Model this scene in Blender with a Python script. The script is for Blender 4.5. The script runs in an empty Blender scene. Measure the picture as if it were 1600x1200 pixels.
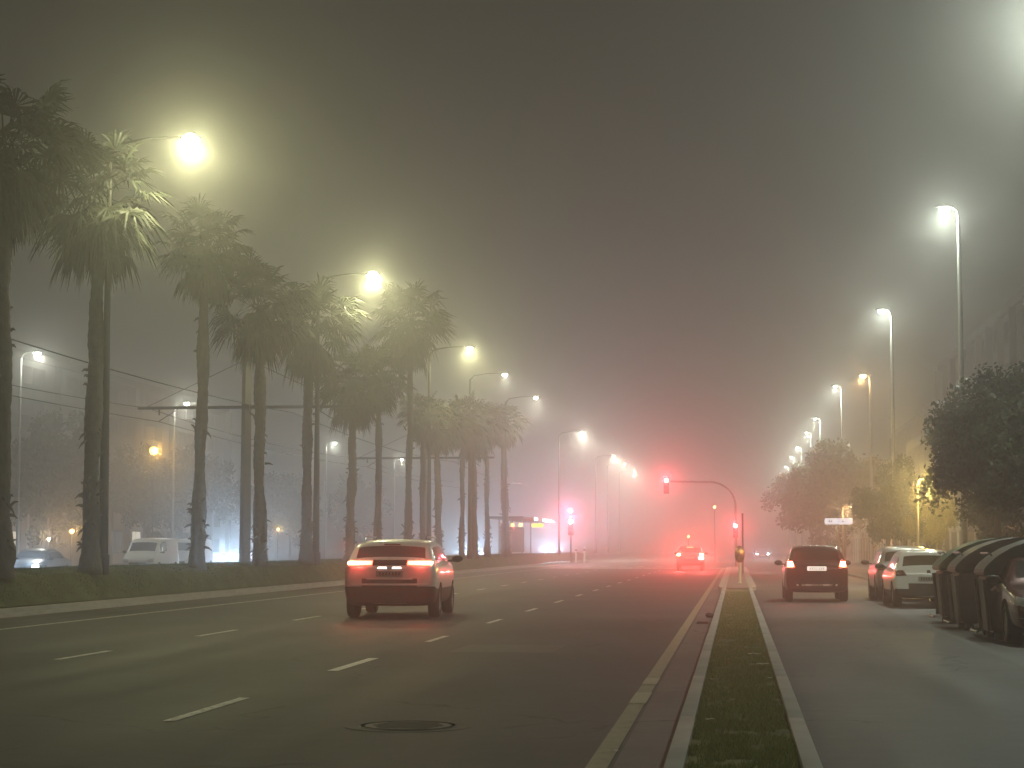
import bpy, bmesh, math, random
import numpy as np
from mathutils import Vector, Matrix, noise
from mathutils.bvhtree import BVHTree
R = math.radians
PI = math.pi
sc = bpy.context.scene
COL = sc.collection

# ------------------------------------------------------------------ camera, world, exposure
cam_d = bpy.data.cameras.new('camera'); cam = bpy.data.objects.new('camera', cam_d); COL.objects.link(cam)
cam_d.sensor_width = 36; cam_d.lens = 67.5; cam_d.clip_end = 3000; cam_d.clip_start = .1
cam.location = (0, 0, 1.5); cam.rotation_euler = (R(90) + math.atan(255/3000), 0, math.atan(350/3010.8))
sc.camera = cam
W = bpy.data.worlds.new('World'); sc.world = W; W.use_nodes = True
nt = W.node_tree; bg = nt.nodes['Background']
bg.inputs[0].default_value = (.024, .022, .017, 1); bg.inputs[1].default_value = 1.0     # night cloud lit from below by the city
sc.view_settings.view_transform = 'Standard'; sc.view_settings.look = 'None'
sc.view_settings.exposure = 0; sc.view_settings.gamma = 1; sc.view_settings.use_curve_mapping = False
cy = sc.cycles
sc.render.engine = 'CYCLES'
cy.use_denoising = True
try: cy.denoiser = 'OPENIMAGEDENOISE'; cy.denoising_input_passes = 'RGB_ALBEDO_NORMAL'
except Exception: pass
cy.use_adaptive_sampling = True; cy.adaptive_threshold = .02
cy.max_bounces = 5; cy.diffuse_bounces = 2; cy.glossy_bounces = 3; cy.transmission_bounces = 2; cy.transparent_max_bounces = 4
cy.volume_bounces = 1; cy.sample_clamp_indirect = 2.0; cy.sample_clamp_direct = 0
cy.use_light_tree = True
cy.caustics_reflective = False; cy.caustics_refractive = False
FOG_D, FOG_G = .0055, .80
LAMP_W = 3150
HEAD_W = 1500
TAIL_W = 170

# ------------------------------------------------------------------ helpers
def mat(name, col, rough=.6, metal=0, var=.15, scale=8, bump=0, spec=.5, bscale=None, coat=0):
    m = bpy.data.materials.new(name); m.use_nodes = True
    n = m.node_tree.nodes; l = m.node_tree.links; p = n['Principled BSDF']
    p.inputs['Roughness'].default_value = rough; p.inputs['Metallic'].default_value = metal
    p.inputs['Specular IOR Level'].default_value = spec
    if coat: p.inputs['Coat Weight'].default_value = coat; p.inputs['Coat Roughness'].default_value = .06
    tc = n.new('ShaderNodeTexCoord')
    nz = n.new('ShaderNodeTexNoise'); nz.inputs['Scale'].default_value = scale; nz.inputs['Detail'].default_value = 6
    l.new(tc.outputs['Object'], nz.inputs['Vector'])
    cr = n.new('ShaderNodeValToRGB')
    cr.color_ramp.elements[0].position = .3; cr.color_ramp.elements[1].position = .7
    cr.color_ramp.elements[0].color = tuple(c*(1-var) for c in col) + (1,)
    cr.color_ramp.elements[1].color = tuple(min(1, c*(1+var)) for c in col) + (1,)
    l.new(nz.outputs['Fac'], cr.inputs['Fac']); l.new(cr.outputs['Color'], p.inputs['Base Color'])
    if bump:
        n2 = n.new('ShaderNodeTexNoise'); n2.inputs['Scale'].default_value = bscale or scale*6; n2.inputs['Detail'].default_value = 8
        l.new(tc.outputs['Object'], n2.inputs['Vector'])
        b = n.new('ShaderNodeBump'); b.inputs['Strength'].default_value = bump; b.inputs['Distance'].default_value = .03
        l.new(n2.outputs['Fac'], b.inputs['Height']); l.new(b.outputs['Normal'], p.inputs['Normal'])
    return m

def emis(name, col, strength):
    m = bpy.data.materials.new(name); m.use_nodes = True
    p = m.node_tree.nodes['Principled BSDF']
    p.inputs['Base Color'].default_value = (*col, 1); p.inputs['Emission Color'].default_value = (*col, 1)
    p.inputs['Emission Strength'].default_value = strength
    m.cycles.emission_sampling = 'NONE'
    return m

def leafmat(name, a, b, trans=.35, rough=.55):
    m = bpy.data.materials.new(name); m.use_nodes = True
    n = m.node_tree.nodes; l = m.node_tree.links; p = n['Principled BSDF']; out = n['Material Output']
    g = n.new('ShaderNodeNewGeometry'); cr = n.new('ShaderNodeValToRGB')
    cr.color_ramp.elements[0].color = (*a, 1); cr.color_ramp.elements[1].color = (*b, 1)
    l.new(g.outputs['Random Per Island'], cr.inputs['Fac']); l.new(cr.outputs['Color'], p.inputs['Base Color'])
    p.inputs['Roughness'].default_value = rough
    t = n.new('ShaderNodeBsdfTranslucent'); l.new(cr.outputs['Color'], t.inputs['Color'])
    mx = n.new('ShaderNodeMixShader'); mx.inputs[0].default_value = trans
    l.new(p.outputs[0], mx.inputs[1]); l.new(t.outputs[0], mx.inputs[2]); l.new(mx.outputs[0], out.inputs[0])
    return m

def smooth(bm, ang=38):
    c = math.cos(R(ang))
    for f in bm.faces: f.smooth = True
    for e in bm.edges:
        if len(e.link_faces) == 2:
            if e.link_faces[0].normal.dot(e.link_faces[1].normal) < c: e.smooth = False
        else: e.smooth = False

def obj(name, bm, m, parent=None, ang=38, recalc=False):
    if recalc: bmesh.ops.recalc_face_normals(bm, faces=bm.faces)
    bm.normal_update()
    if ang: smooth(bm, ang)
    me = bpy.data.meshes.new(name); bm.to_mesh(me); bm.free()
    for x in (m if isinstance(m, (list, tuple)) else [m]): me.materials.append(x)
    o = bpy.data.objects.new(name, me); COL.objects.link(o)
    if parent: o.parent = parent
    return o

def tag(o, label, cat, group=None, kind=None):
    if label: o['label'] = label
    if cat: o['category'] = cat
    if group: o['group'] = group
    if kind: o['kind'] = kind
    return o

def thing(name, label, cat, loc=(0, 0, 0), rz=0, group=None):
    o = bpy.data.objects.new(name, None); COL.objects.link(o); o.empty_display_size = .2
    o.location = loc; o.rotation_euler = (0, 0, rz)
    return tag(o, label, cat, group)

def struct(name, bm, m, ang=38):
    o = obj(name, bm, m, None, ang); o['kind'] = 'structure'; return o

def dup(root, loc, rz=0, label=None, group=None, scale=None, cat=None):
    def cp(o, par):
        c = o.copy(); COL.objects.link(c)
        if par: c.parent = par
        for ch in o.children: cp(ch, c)
        return c
    r = cp(root, None); r.location = loc; r.rotation_euler = (0, 0, rz)
    if scale is not None: r.scale = scale if hasattr(scale, '__len__') else (scale,)*3
    if label: r['label'] = label
    if group: r['group'] = group
    if cat: r['category'] = cat
    return r

def box(bm, a, b, M=None, bev=0):
    (x0, y0, z0), (x1, y1, z1) = a, b
    r = bmesh.ops.create_cube(bm, size=1, matrix=Matrix.Translation(((x0+x1)/2, (y0+y1)/2, (z0+z1)/2)) @ Matrix.Diagonal((abs(x1-x0), abs(y1-y0), abs(z1-z0), 1)))
    vs = r['verts']
    if M is not None: bmesh.ops.transform(bm, matrix=M, verts=vs)
    if bev:
        es = list({e for v in vs for e in v.link_edges})
        bmesh.ops.bevel(bm, geom=es, offset=bev, segments=2, affect='EDGES', profile=.6)
    return bm

def tube(bm, pts, rad, n=10, cap=True):
    pts = [Vector(p) for p in pts]
    if not hasattr(rad, '__len__'): rad = [rad]*len(pts)
    rings = []
    up = Vector((0, 0, 1))
    d0 = (pts[1]-pts[0]).normalized()
    side = d0.cross(up)
    if side.length < 1e-3: side = Vector((1, 0, 0))
    side.normalize()
    for i, p in enumerate(pts):
        d = (pts[min(i+1, len(pts)-1)]-pts[max(i-1, 0)]).normalized()
        side = (side - d*side.dot(d)).normalized(); b = d.cross(side)
        rings.append([bm.verts.new(p + (side*math.cos(2*PI*k/n)+b*math.sin(2*PI*k/n))*rad[i]) for k in range(n)])
    for a, c in zip(rings, rings[1:]):
        for k in range(n): bm.faces.new((a[k], a[(k+1) % n], c[(k+1) % n], c[k]))
    if cap: bm.faces.new(rings[0][::-1]); bm.faces.new(rings[-1])
    return bm

def lathe(bm, prof, n=20, M=None):
    rings = []
    for r, z in prof:
        rings.append([bm.verts.new((r*math.cos(2*PI*k/n), r*math.sin(2*PI*k/n), z)) for k in range(n)])
    for a, c in zip(rings, rings[1:]):
        for k in range(n): bm.faces.new((a[k], a[(k+1) % n], c[(k+1) % n], c[k]))
    bm.faces.new(rings[0][::-1]); bm.faces.new(rings[-1])
    if M is not None: bmesh.ops.transform(bm, matrix=M, verts=[v for r in rings for v in r])
    return bm

def sheet(bm, x0, x1, y0, y1, z, nx=1, ny=1):
    g = [[bm.verts.new((x0+(x1-x0)*i/nx, y0+(y1-y0)*j/ny, z)) for i in range(nx+1)] for j in range(ny+1)]
    for j in range(ny):
        for i in range(nx): bm.faces.new((g[j][i], g[j][i+1], g[j+1][i+1], g[j+1][i]))
    return bm

def strip(bm, prof, y0, y1, ny=1, wob=None):
    """extrude an x,z profile along y"""
    rows = []
    for j in range(ny+1):
        y = y0+(y1-y0)*j/ny
        rows.append([bm.verts.new((x, y, z + (wob(x, y, i) if wob else 0))) for i, (x, z) in enumerate(prof)])
    for a, b in zip(rows, rows[1:]):
        for i in range(len(prof)-1): bm.faces.new((a[i], a[i+1], b[i+1], b[i]))
    return bm

def mesh_np(name, V, F, m, parent=None):
    me = bpy.data.meshes.new(name)
    V = np.asarray(V, np.float32); F = np.asarray(F, np.int32)
    me.vertices.add(len(V)); me.vertices.foreach_set('co', V.ravel())
    k = F.shape[1]
    me.loops.add(F.size); me.loops.foreach_set('vertex_index', F.ravel())
    me.polygons.add(len(F)); me.polygons.foreach_set('loop_start', np.arange(0, F.size, k, dtype=np.int32))
    me.update(calc_edges=True); me.validate()
    me.materials.append(m)
    o = bpy.data.objects.new(name, me); COL.objects.link(o)
    if parent: o.parent = parent
    return o

def light(kind, name, loc, power, col, parent=None, radius=.1, size=None, blend=.5, rot=(0, 0, 0)):
    d = bpy.data.lights.new(name, kind); d.energy = power; d.color = col; d.shadow_soft_size = radius
    if kind == 'SPOT': d.spot_size = size; d.spot_blend = blend
    o = bpy.data.objects.new(name, d); COL.objects.link(o); o.location = loc; o.rotation_euler = rot
    if parent: o.parent = parent
    return o

# ------------------------------------------------------------------ ground materials
def asphalt(name, base, patch, rough=.55, tyre=()):
    m = bpy.data.materials.new(name); m.use_nodes = True
    n = m.node_tree.nodes; l = m.node_tree.links; p = n['Principled BSDF']
    tc = n.new('ShaderNodeTexCoord')
    def noi(scale, det=6, vec=None, rough_=.5):
        t = n.new('ShaderNodeTexNoise'); t.inputs['Scale'].default_value = scale; t.inputs['Detail'].default_value = det; t.inputs['Roughness'].default_value = rough_
        l.new(vec or tc.outputs['Object'], t.inputs['Vector']); return t.outputs['Fac']
    mp = n.new('ShaderNodeMapping'); mp.inputs['Scale'].default_value = (1, .06, 1); l.new(tc.outputs['Object'], mp.inputs['Vector'])
    big = noi(.22, 4); streak = noi(1.1, 5, mp.outputs['Vector']); grain = noi(60, 8, None, .75); mid = noi(3.2, 6, None, .65)
    def math_(op, a, b):
        q = n.new('ShaderNodeMath'); q.operation = op
        for i, v in enumerate((a, b)):
            if isinstance(v, (int, float)): q.inputs[i].default_value = v
            else: l.new(v, q.inputs[i])
        return q.outputs[0]
    f = math_('ADD', math_('MULTIPLY', big, .3), math_('ADD', math_('MULTIPLY', streak, .38), math_('ADD', math_('MULTIPLY', mid, .15), math_('MULTIPLY', grain, .2))))
    cr = n.new('ShaderNodeValToRGB'); e = cr.color_ramp.elements
    e[0].position = .43; e[0].color = (*[c*.55 for c in base], 1); e[1].position = .57; e[1].color = (*patch, 1)
    l.new(f, cr.inputs['Fac'])
    vo = n.new('ShaderNodeTexVoronoi'); vo.feature = 'DISTANCE_TO_EDGE'; vo.inputs['Scale'].default_value = .28
    dn = n.new('ShaderNodeTexNoise'); dn.inputs['Scale'].default_value = 1.3; dn.inputs['Detail'].default_value = 5; l.new(tc.outputs['Object'], dn.inputs['Vector'])
    va = n.new('ShaderNodeVectorMath'); va.operation = 'MULTIPLY_ADD'; va.inputs[1].default_value = (1.1, 1.1, 0); l.new(dn.outputs['Color'], va.inputs[0]); l.new(tc.outputs['Object'], va.inputs[2]); l.new(va.outputs[0], vo.inputs['Vector'])
    lt = n.new('ShaderNodeMath'); lt.operation = 'LESS_THAN'; lt.inputs[1].default_value = .0055; l.new(vo.outputs['Distance'], lt.inputs[0])
    gm = math_('MULTIPLY', lt.outputs[0], math_('GREATER_THAN', big, .5))
    mx = n.new('ShaderNodeMix'); mx.data_type = 'RGBA'; l.new(gm, mx.inputs[0]); l.new(cr.outputs['Color'], mx.inputs[6]); mx.inputs[7].default_value = (.014, .013, .012, 1)
    l.new(mx.outputs[2], p.inputs['Base Color'])
    rr = n.new('ShaderNodeMapRange'); rr.inputs['To Min'].default_value = rough-.12; rr.inputs['To Max'].default_value = rough+.18
    l.new(streak, rr.inputs['Value']); l.new(rr.outputs[0], p.inputs['Roughness'])
    b = n.new('ShaderNodeBump'); b.inputs['Strength'].default_value = .5; b.inputs['Distance'].default_value = .008
    l.new(grain, b.inputs['Height']); l.new(b.outputs['Normal'], p.inputs['Normal'])
    return m

M_ASPH = asphalt('asphalt', (.026, .0268, .0272), (.050, .051, .051), .62)
M_ASPH2 = asphalt('side_asphalt', (.06, .056, .05), (.088, .082, .072), .62)
M_GUT = asphalt('gutter_concrete', (.09, .085, .075), (.13, .12, .108), .6)
M_PARK = asphalt('parking_asphalt', (.05, .047, .043), (.068, .062, .056), .55)
M_KERB = mat('kerb_stone', (.38, .365, .33), .75, var=.15, scale=1.5, bump=.15, bscale=30)
M_PAVE = mat('paving', (.2, .18, .155), .75, var=.25, scale=1.5, bump=.3, bscale=20)
M_SOIL = mat('soil_grass', (.045, .052, .022), .95, var=.6, scale=3, bump=1, bscale=40)
M_EARTH = mat('ground_dirt', (.06, .055, .045), .95, var=.3, scale=.6, bump=.5, bscale=8)
def paint(name, col, wear=.5):
    m = mat(name, col, .6, var=.12, scale=5)
    n = m.node_tree.nodes; l = m.node_tree.links; p = n['Principled BSDF']
    tc = n.new('ShaderNodeTexCoord'); t = n.new('ShaderNodeTexNoise'); t.inputs['Scale'].default_value = 9; t.inputs['Detail'].default_value = 9; t.inputs['Roughness'].default_value = .8
    l.new(tc.outputs['Object'], t.inputs['Vector'])
    cr = n.new('ShaderNodeValToRGB'); cr.color_ramp.elements[0].position = wear-.06; cr.color_ramp.elements[1].position = wear+.1
    l.new(t.outputs['Fac'], cr.inputs['Fac'])
    src = p.inputs['Base Color'].links[0].from_socket
    mx = n.new('ShaderNodeMix'); mx.data_type = 'RGBA'; l.new(cr.outputs['Color'], mx.inputs[0]); mx.inputs[6].default_value = (.075, .07, .062, 1)
    l.new(src, mx.inputs[7]); l.new(mx.outputs[2], p.inputs['Base Color'])
    return m
M_WHITE = paint('road_white', (.85, .82, .74), .36)
M_WORN = paint('road_white_worn', (.68, .66, .60), .43)
M_YEL = paint('road_yellow', (.30, .28, .17), .38)

# ------------------------------------------------------------------ ground
Y0, Y1 = -20, 460
bm = bmesh.new(); sheet(bm, -280, 280, -60, 620, -.03); struct('ground', bm, M_EARTH)
bm = bmesh.new(); sheet(bm, -15.45, -.47, Y0, Y1, 0); struct('road', bm, M_ASPH)
bm = bmesh.new(); sheet(bm, .47, 5.85, Y0, Y1, 0); struct('side_road', bm, M_ASPH2)
bm = bmesh.new(); sheet(bm, 3.55, 5.84, Y0, 170, .004); struct('parking_lane', bm, M_PARK)
bm = bmesh.new(); sheet(bm, -.85, -.48, Y0, 138, .004); struct('gutter', bm, M_GUT)
bm = bmesh.new(); sheet(bm, -37.5, -25.8, Y0, Y1, 0); struct('far_road', bm, M_ASPH2)
bm = bmesh.new(); sheet(bm, -52, -37.8, Y0, Y1, .12); struct('far_pavement', bm, M_PAVE)
# raised grassy tram bed
prof = [(-15.84, .2), (-15.86, .26), (-16.0, .5), (-16.26, .84), (-16.75, .96), (-18.5, .93), (-20, .88), (-22, .84), (-24, .8), (-24.9, .6), (-25.75, .05)]
bm = bmesh.new()
strip(bm, prof, Y0, 205, 450, lambda x, y, i: (noise.noise((x*.8, y*.5, 3.1))*.05 + noise.noise((x*3, y*1.7, 9))*.025) if 0 < i < 10 else 0)
struct('grass_verge', bm, mat('verge_turf', (.055, .07, .028), .95, var=.5, scale=1.2, bump=.6, bscale=25), 0)
bm = bmesh.new(); strip(bm, [(-15.45, 0), (-15.46, .085), (-15.54, .087), (-15.545, .03)], Y0, 205); strip(bm, [(-15.70, .03), (-15.705, .17), (-15.83, .175), (-15.84, .1)], Y0, 205); struct('kerb', bm, M_KERB, 0)
bm = bmesh.new(); sheet(bm, -15.71, -15.54, Y0, 205, .035); struct('verge_path', bm, M_EARTH)
bm = bmesh.new(); sheet(bm, -15.448, -14.35, Y0, 205, .004); struct('left_gutter', bm, M_PARK)
# the grass strip under the camera, kerb stones each side
MZ = .11
def kerb_row(x0, x1, y0, y1, seed):
    rnd = random.Random(seed); y = y0
    bm = bmesh.new()
    while y < y1:
        L = 5.0; dx = rnd.uniform(-.002, .002); dz = rnd.uniform(-.002, .001)
        box(bm, (x0+dx, y, -.02), (x1+dx, y+L-.004, MZ+.01+dz), bev=.006)
        y += L
    return bm
for nm, a, b, s in (('median_kerb', -.47, -.345, 1), ('median_kerb', .41, .535, 2), ('pavement_kerb', 5.85, 6.0, 3)):
    struct(nm, kerb_row(a, b, 6, 135 if s < 3 else 200, s), M_KERB)
bm = bmesh.new()
sheet(bm, -.345, .41, 5, 66.3, MZ-.035, 6, 400)
for v in bm.verts: v.co.z += noise.noise((v.co.x*4, v.co.y*2.2, 0))*.018
struct('median_soil', bm, mat('median_turf', (.22, .23, .11), .95, var=.45, scale=2.2, bump=1, bscale=60), 0)
bm = bmesh.new(); sheet(bm, -.345, .41, 66.3, 135, MZ-.004); struct('median_paving', bm, M_PAVE)
bm = bmesh.new()     # rounded nose widening into a paved refuge
for s, xo in ((-1, -.47), (1, .535)):
    for (ya, yb, wa, wb) in ((66.3, 68.5, .0, .16), (68.5, 135, .16, .16)):
        v = [bm.verts.new(p) for p in ((xo, ya, MZ+.013), (xo+s*wa, ya, MZ+.013), (xo+s*wb, yb, MZ+.013), (xo, yb, MZ+.013))]
        w = [bm.verts.new((q.co.x, q.co.y, -.01)) for q in v]
        bm.faces.new(v if s < 0 else v[::-1]); bm.faces.new((v[1], v[2], w[2], w[1])); bm.faces.new((v[0], v[1], w[1], w[0]))
struct('median_nose', bm, mat('pale_kerb', (.42, .39, .35), .7, var=.15, scale=3))
bm = bmesh.new(); sheet(bm, 6.0, 15.9, Y0, 300, .115, 1, 1); struct('pavement', bm, M_PAVE)
# grass blades on the median
rng = np.random.default_rng(4)
def blades(n, xr, yr, zf, h, name, m, w=.006):
    x = rng.uniform(*xr, n); y = yr[0]+(yr[1]-yr[0])*rng.random(n)**1.5; hh = h*rng.uniform(.4, 1.25, n)
    keep = np.array([noise.noise((a*3.2, b*1.5, 5.)) + noise.noise((a*9, b*6, 1.)) * .5 > -.22 for a, b in zip(x, y)])
    x, y, hh = x[keep], y[keep], hh[keep]; n = len(x); z = zf(x, y)
    a = rng.uniform(0, 2*PI, n); lx = rng.normal(0, .4, n)*hh; ly = rng.normal(0, .4, n)*hh
    V = np.empty((n, 3, 3)); V[:, 0] = np.c_[x-np.cos(a)*w, y-np.sin(a)*w, z]; V[:, 1] = np.c_[x+np.cos(a)*w, y+np.sin(a)*w, z]
    V[:, 2] = np.c_[x+lx, y+ly, z+hh]
    o = mesh_np(name, V.reshape(-1, 3), np.arange(n*3).reshape(-1, 3), m)
    return tag(o, None, 'grass', None, 'stuff')
M_BL = leafmat('grass_blade', (.17, .23, .075), (.33, .38, .16), .35)
tag(blades(100000, (-.34, .40), (10.5, 62), lambda x, y: MZ-.045+0*x, .05, 'median_grass', M_BL), 'short worn green grass growing in the narrow median strip between the kerbs', None)
def vz(x, y): return np.interp(-x, [15.84, 15.86, 16.0, 16.26, 16.75, 18.5, 20, 22, 24], [.2, .26, .5, .84, .96, .93, .88, .84, .8])-.02
tag(blades(130000, (-18.5, -15.9), (36, 150), vz, .055, 'verge_grass', leafmat('verge_blade', (.05, .075, .022), (.10, .13, .045), .25), .010), 'green turf growing on the raised bank along the left kerb', None)

# road markings
def mark(name, quads, m):
    bm = bmesh.new()
    for (x0, y0, x1, y1, w) in quads:
        v = [bm.verts.new(p) for p in ((x0-w/2, y0, .006), (x0+w/2, y0, .006), (x1+w/2, y1, .006), (x1-w/2, y1, .006))]
        bm.faces.new(v)
    return struct(name, bm, m)
mark('edge_line', [(-13.35, 20, -13.35, 190, .13)], M_WORN)
mark('yellow_line', [(-.96, 5, -.96, 136, .15)], M_YEL)
YP = mark('yellow_patch', [(-.955, 18.6, -.955, 20.0, .165), (-.955, 21.2, -.955, 22.2, .16)], mat('fresh_yellow', (.40, .39, .26), .6, var=.1)); YP.location.z = .005
d1 = [(25.0, 27.2), (31.8, 34.3), (38.9, 41.4), (45.9, 48.3), (53, 55.4)]+[(60+7.05*k, 62.3+7.05*k) for k in range(10)]
d2 = [(16.3, 18.9), (30.3, 32.4), (37.8, 40), (44.9, 47.2), (52, 54.3)]+[(59+7.05*k, 61.3+7.05*k) for k in range(10)]
bright = (23.1, 25.8)
for a, b in d1: mark('lane_dash', [(-9.03, a, -9.03, b, .12)], M_WORN)
for a, b in d2: mark('lane_dash', [(-4.88, a, -4.88, b, .11)], M_WORN)
mark('lane_dash', [(-4.88, bright[0], -4.88, bright[1], .14)], M_WHITE)
bm = bmesh.new(); sheet(bm, -13.3, -.6, 137.4, 139.4, .008); struct('stop_line', bm, M_WHITE)
bm = bmesh.new(); sheet(bm, .55, 5.7, 139, 139.6, .008); struct('stop_line', bm, M_WORN)
for k in range(9):
    mark('crossing_bar', [(-12.9+k*1.4, 147, -12.9+k*1.4, 150, .5)], M_WORN)
for x0, x1, ya, yb in ((-4.1, -2.6, 27.5, 29.6),):
    bm = bmesh.new(); sheet(bm, x0, x1, ya, yb, .003); struct('road_patch', bm, M_PARK)
# manhole, drain, litter
bm = bmesh.new(); lathe(bm, [(.43, .0), (.43, .001), (.40, .012), (.395, -.02), (.372, -.02), (.367, .010), (.05, .010)], 40)
for k in range(-3, 4):
    box(bm, (-.3+abs(k)*.03, k*.085-.012, .010), (.3-abs(k)*.03, k*.085+.012, .013))
mh = obj('manhole_cover', bm, mat('cast_iron', (.042, .04, .037), .6, var=.3, scale=12)); mh.location = (-2.75, 16.1, .0)
tag(mh, 'round iron manhole cover set in the near asphalt lane', 'manhole cover')
bm = bmesh.new(); lathe(bm, [(.53, .002), (.53, .0035), (.435, .004), (.43, .002)], 40)
rg = obj('collar', bm, asphalt('patched_tar', (.026, .026, .024), (.038, .037, .034), .6), mh)
bm = bmesh.new(); box(bm, (-.25, -.35, .0), (.0, .35, .008))
for k in range(8): box(bm, (-.23, -.32+k*.08, .008), (-.02, -.285+k*.08, .02))
g = obj('drain_grate', bm, mat('grate_iron', (.03, .028, .026), .5, metal=.5)); g.location = (-.55, 38.5, .004)
tag(g, 'dark iron drain grate in the gutter by the left median kerb', 'drain')
bm = bmesh.new(); bmesh.ops.create_icosphere(bm, subdivisions=3, radius=.10)
for v in bm.verts: v.co *= 1+noise.noise(v.co*7)*.5; v.co.z *= .6
c = obj('debris_clump', bm, mat('wet_leaves', (.05, .035, .022), .7, var=.5), None); c.location = (-.58, 41.5, .05); tag(c, 'small brown clump of wet leaves in the gutter beside the median kerb', 'debris')
M_PAP = mat('paper', (.5, .48, .4), .7, var=.1)
for i, (x, y, rz, s, lab) in enumerate([(.22, 25.2, .1, .16, 'white paper strip farthest up the median grass'), (.30, 23.0, -.1, .14, 'pale paper scrap in the middle of the median grass by the right kerb'),
        (.33, 20.6, -.6, .08, 'small crumpled white scrap at the right kerb of the median'), (-.22, 15.6, -.25, .07, 'nearest white paper scrap by the left median kerb'), (-.9, 14.2, .1, .07, 'tiny white scrap lying on the yellow line')]):
    bm = bmesh.new(); sheet(bm, -s/2, s/2, -s*.35, s*.35, 0, 5, 3)
    for v in bm.verts: v.co.z = .012+noise.noise((v.co.x*30, v.co.y*30, i))*.012
    o = obj('paper_scrap', bm, M_PAP); o.location = (x, y, MZ+.012 if i < 4 else .01); o.rotation_euler = (0, 0, rz); tag(o, lab, 'litter', 'litter scraps on the median')

# ------------------------------------------------------------------ street lamps
M_POLE = mat('lamp_steel', (.30, .30, .28), .45, metal=.6, var=.12)
M_DARK = mat('dark_steel', (.035, .034, .03), .5, metal=.4, var=.2)
L_L = (1, .98, .52); L_R = (.90, 1, .84)
E_L = emis('lens_warm_white', (1, .97, .72), 30); E_R = emis('lens_white', (.93, 1, .86), 30); E_O = emis('lens_sodium', (1, .55, .16), 26)
def street_lamp(name, label, loc, H, arm, side, power, col, em, group, base_z=0, pole=None, lensr=.2, rad=(.13, .055), spot=172, spill=.3, tilt=8):
    """side: +1 the arm reaches to +x"""
    t = thing(name, label, 'street lamp', loc, 0, group)
    bm = bmesh.new(); tube(bm, [(0, 0, base_z), (0, 0, base_z+.5), (0, 0, base_z+.52), (0, 0, H*.5), (0, 0, H-.25)], [rad[0]*1.25, rad[0]*1.25, rad[0], (rad[0]+rad[1])/2, rad[1]], 12); obj('pole', bm, pole or M_POLE, t)
    bm = bmesh.new(); tube(bm, [(0, 0, H-.3), (side*arm*.12, 0, H-.02), (side*arm*.5, 0, H+.1), (side*arm*.85, 0, H+.12)], [.045, .035, .028, .024], 8); obj('arm', bm, pole or M_POLE, t)
    bm = bmesh.new(); bmesh.ops.create_uvsphere(bm, u_segments=16, v_segments=8, radius=1)
    for v in bm.verts:
        v.co.x *= .31; v.co.y *= .15; v.co.z *= .07 if v.co.z > 0 else .04
    hd = obj('lamp_head', bm, M_DARK, t); hd.location = (side*arm, 0, H+.1)
    bm = bmesh.new(); bmesh.ops.create_uvsphere(bm, u_segments=16, v_segments=8, radius=1)
    for v in bm.verts:
        v.co.x *= lensr*1.15; v.co.y *= lensr*.8; v.co.z *= lensr*.8
    ln = obj('lens', bm, em, hd); ln.location = (0, 0, -.07)
    light('SPOT', 'bulb', (side*arm, 0, H-.12), power*.72, col, t, .12, R(spot), .35, (0, R(-tilt*side), 0))
    light('POINT', 'bulb_spill', (side*arm, 0, H-.22), power*spill, col, t, .14)
    return t
GL = 'lamps along the left verge'; GR = 'lamps along the right pavement'; GF = 'lamps beyond the tram bed'
left = [(20.5, 'nearest lamp over the left lanes, above the top left of the view'), (47.8, 'tall lamp with the big yellow glow beside the first palms'), (73.0, 'second glowing lamp over the left lanes above the silver car'),
        (100.5, 'third lamp of the left row from the camera, over the palm row'), (116.2, 'fourth lamp of the left row, the smaller one close to the next'), (134.6, 'fifth lamp of the left row, pale white in fog'),
        (175.9, 'sixth lamp of the left row, alone above the tram shelter'), (222.4, 'third from last faint lamp of the left row'), (243.3, 'second from last faint lamp of the left row'), (268.2, 'farthest faint lamp of the left row')]
for i, (y, lab) in enumerate(left):
    street_lamp('street_lamp', lab, (-16.1, y, 0), 12, 2.15, 1, LAMP_W*(.3 if i == 0 else .5 if i == 4 else 1 if i < 6 else 3.6), L_L if i < 4 else (1, .97, .78), E_L, GL, .8, M_DARK, .21 if i in (1, 2) else .14 if i < 6 else .10, (.14, .055) if i < 5 else (.1, .04), 172, (.1, .24, .28, .16)[i] if i < 4 else .06)
right = [(11.5, 'lamp of the right row just beyond the right picture edge, nearer than the bins'), (38.0, 'nearest lamp at the top right corner of the view'), (60.5, 'tall grey lamp rising behind the big dark tree'), (86.7, 'second visible lamp of the right row, above the yellow-lit tree'), (127.6, 'third visible lamp of the right row, beside the orange lamp'),
         (159.6, 'fourth visible lamp of the right row in thick fog'), (179.3, 'fifth visible lamp of the right row in thick fog'), (205.9, 'sixth visible lamp of the right row'), (228, 'next to last tiny lamp of the right row'), (255.4, 'farthest tiny lamp of the right row')]
for i, (y, lab) in enumerate(right):
    street_lamp('street_lamp', lab, (7.0, y, 0), 12, .42, -1, LAMP_W*((.32, 1.0, 1.8, 1.7)[i] if i < 4 else 3.8), L_R, E_R, GR, .1, None, .15 if i < 4 else .09, (.11, .055), 124 if i > 1 else 165, (.1, .22, .09, .07)[i] if i < 4 else .03, tilt=26)
street_lamp('street_lamp', 'slim lamp with an orange glow between the right row lamps', (8.3, 119.7, 0), 12, .42, -1, LAMP_W*.35, (1, .6, .25), emis('lens_orange', (1, .72, .38), 22), GR, .1, None, .17, (.09, .05))
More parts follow.
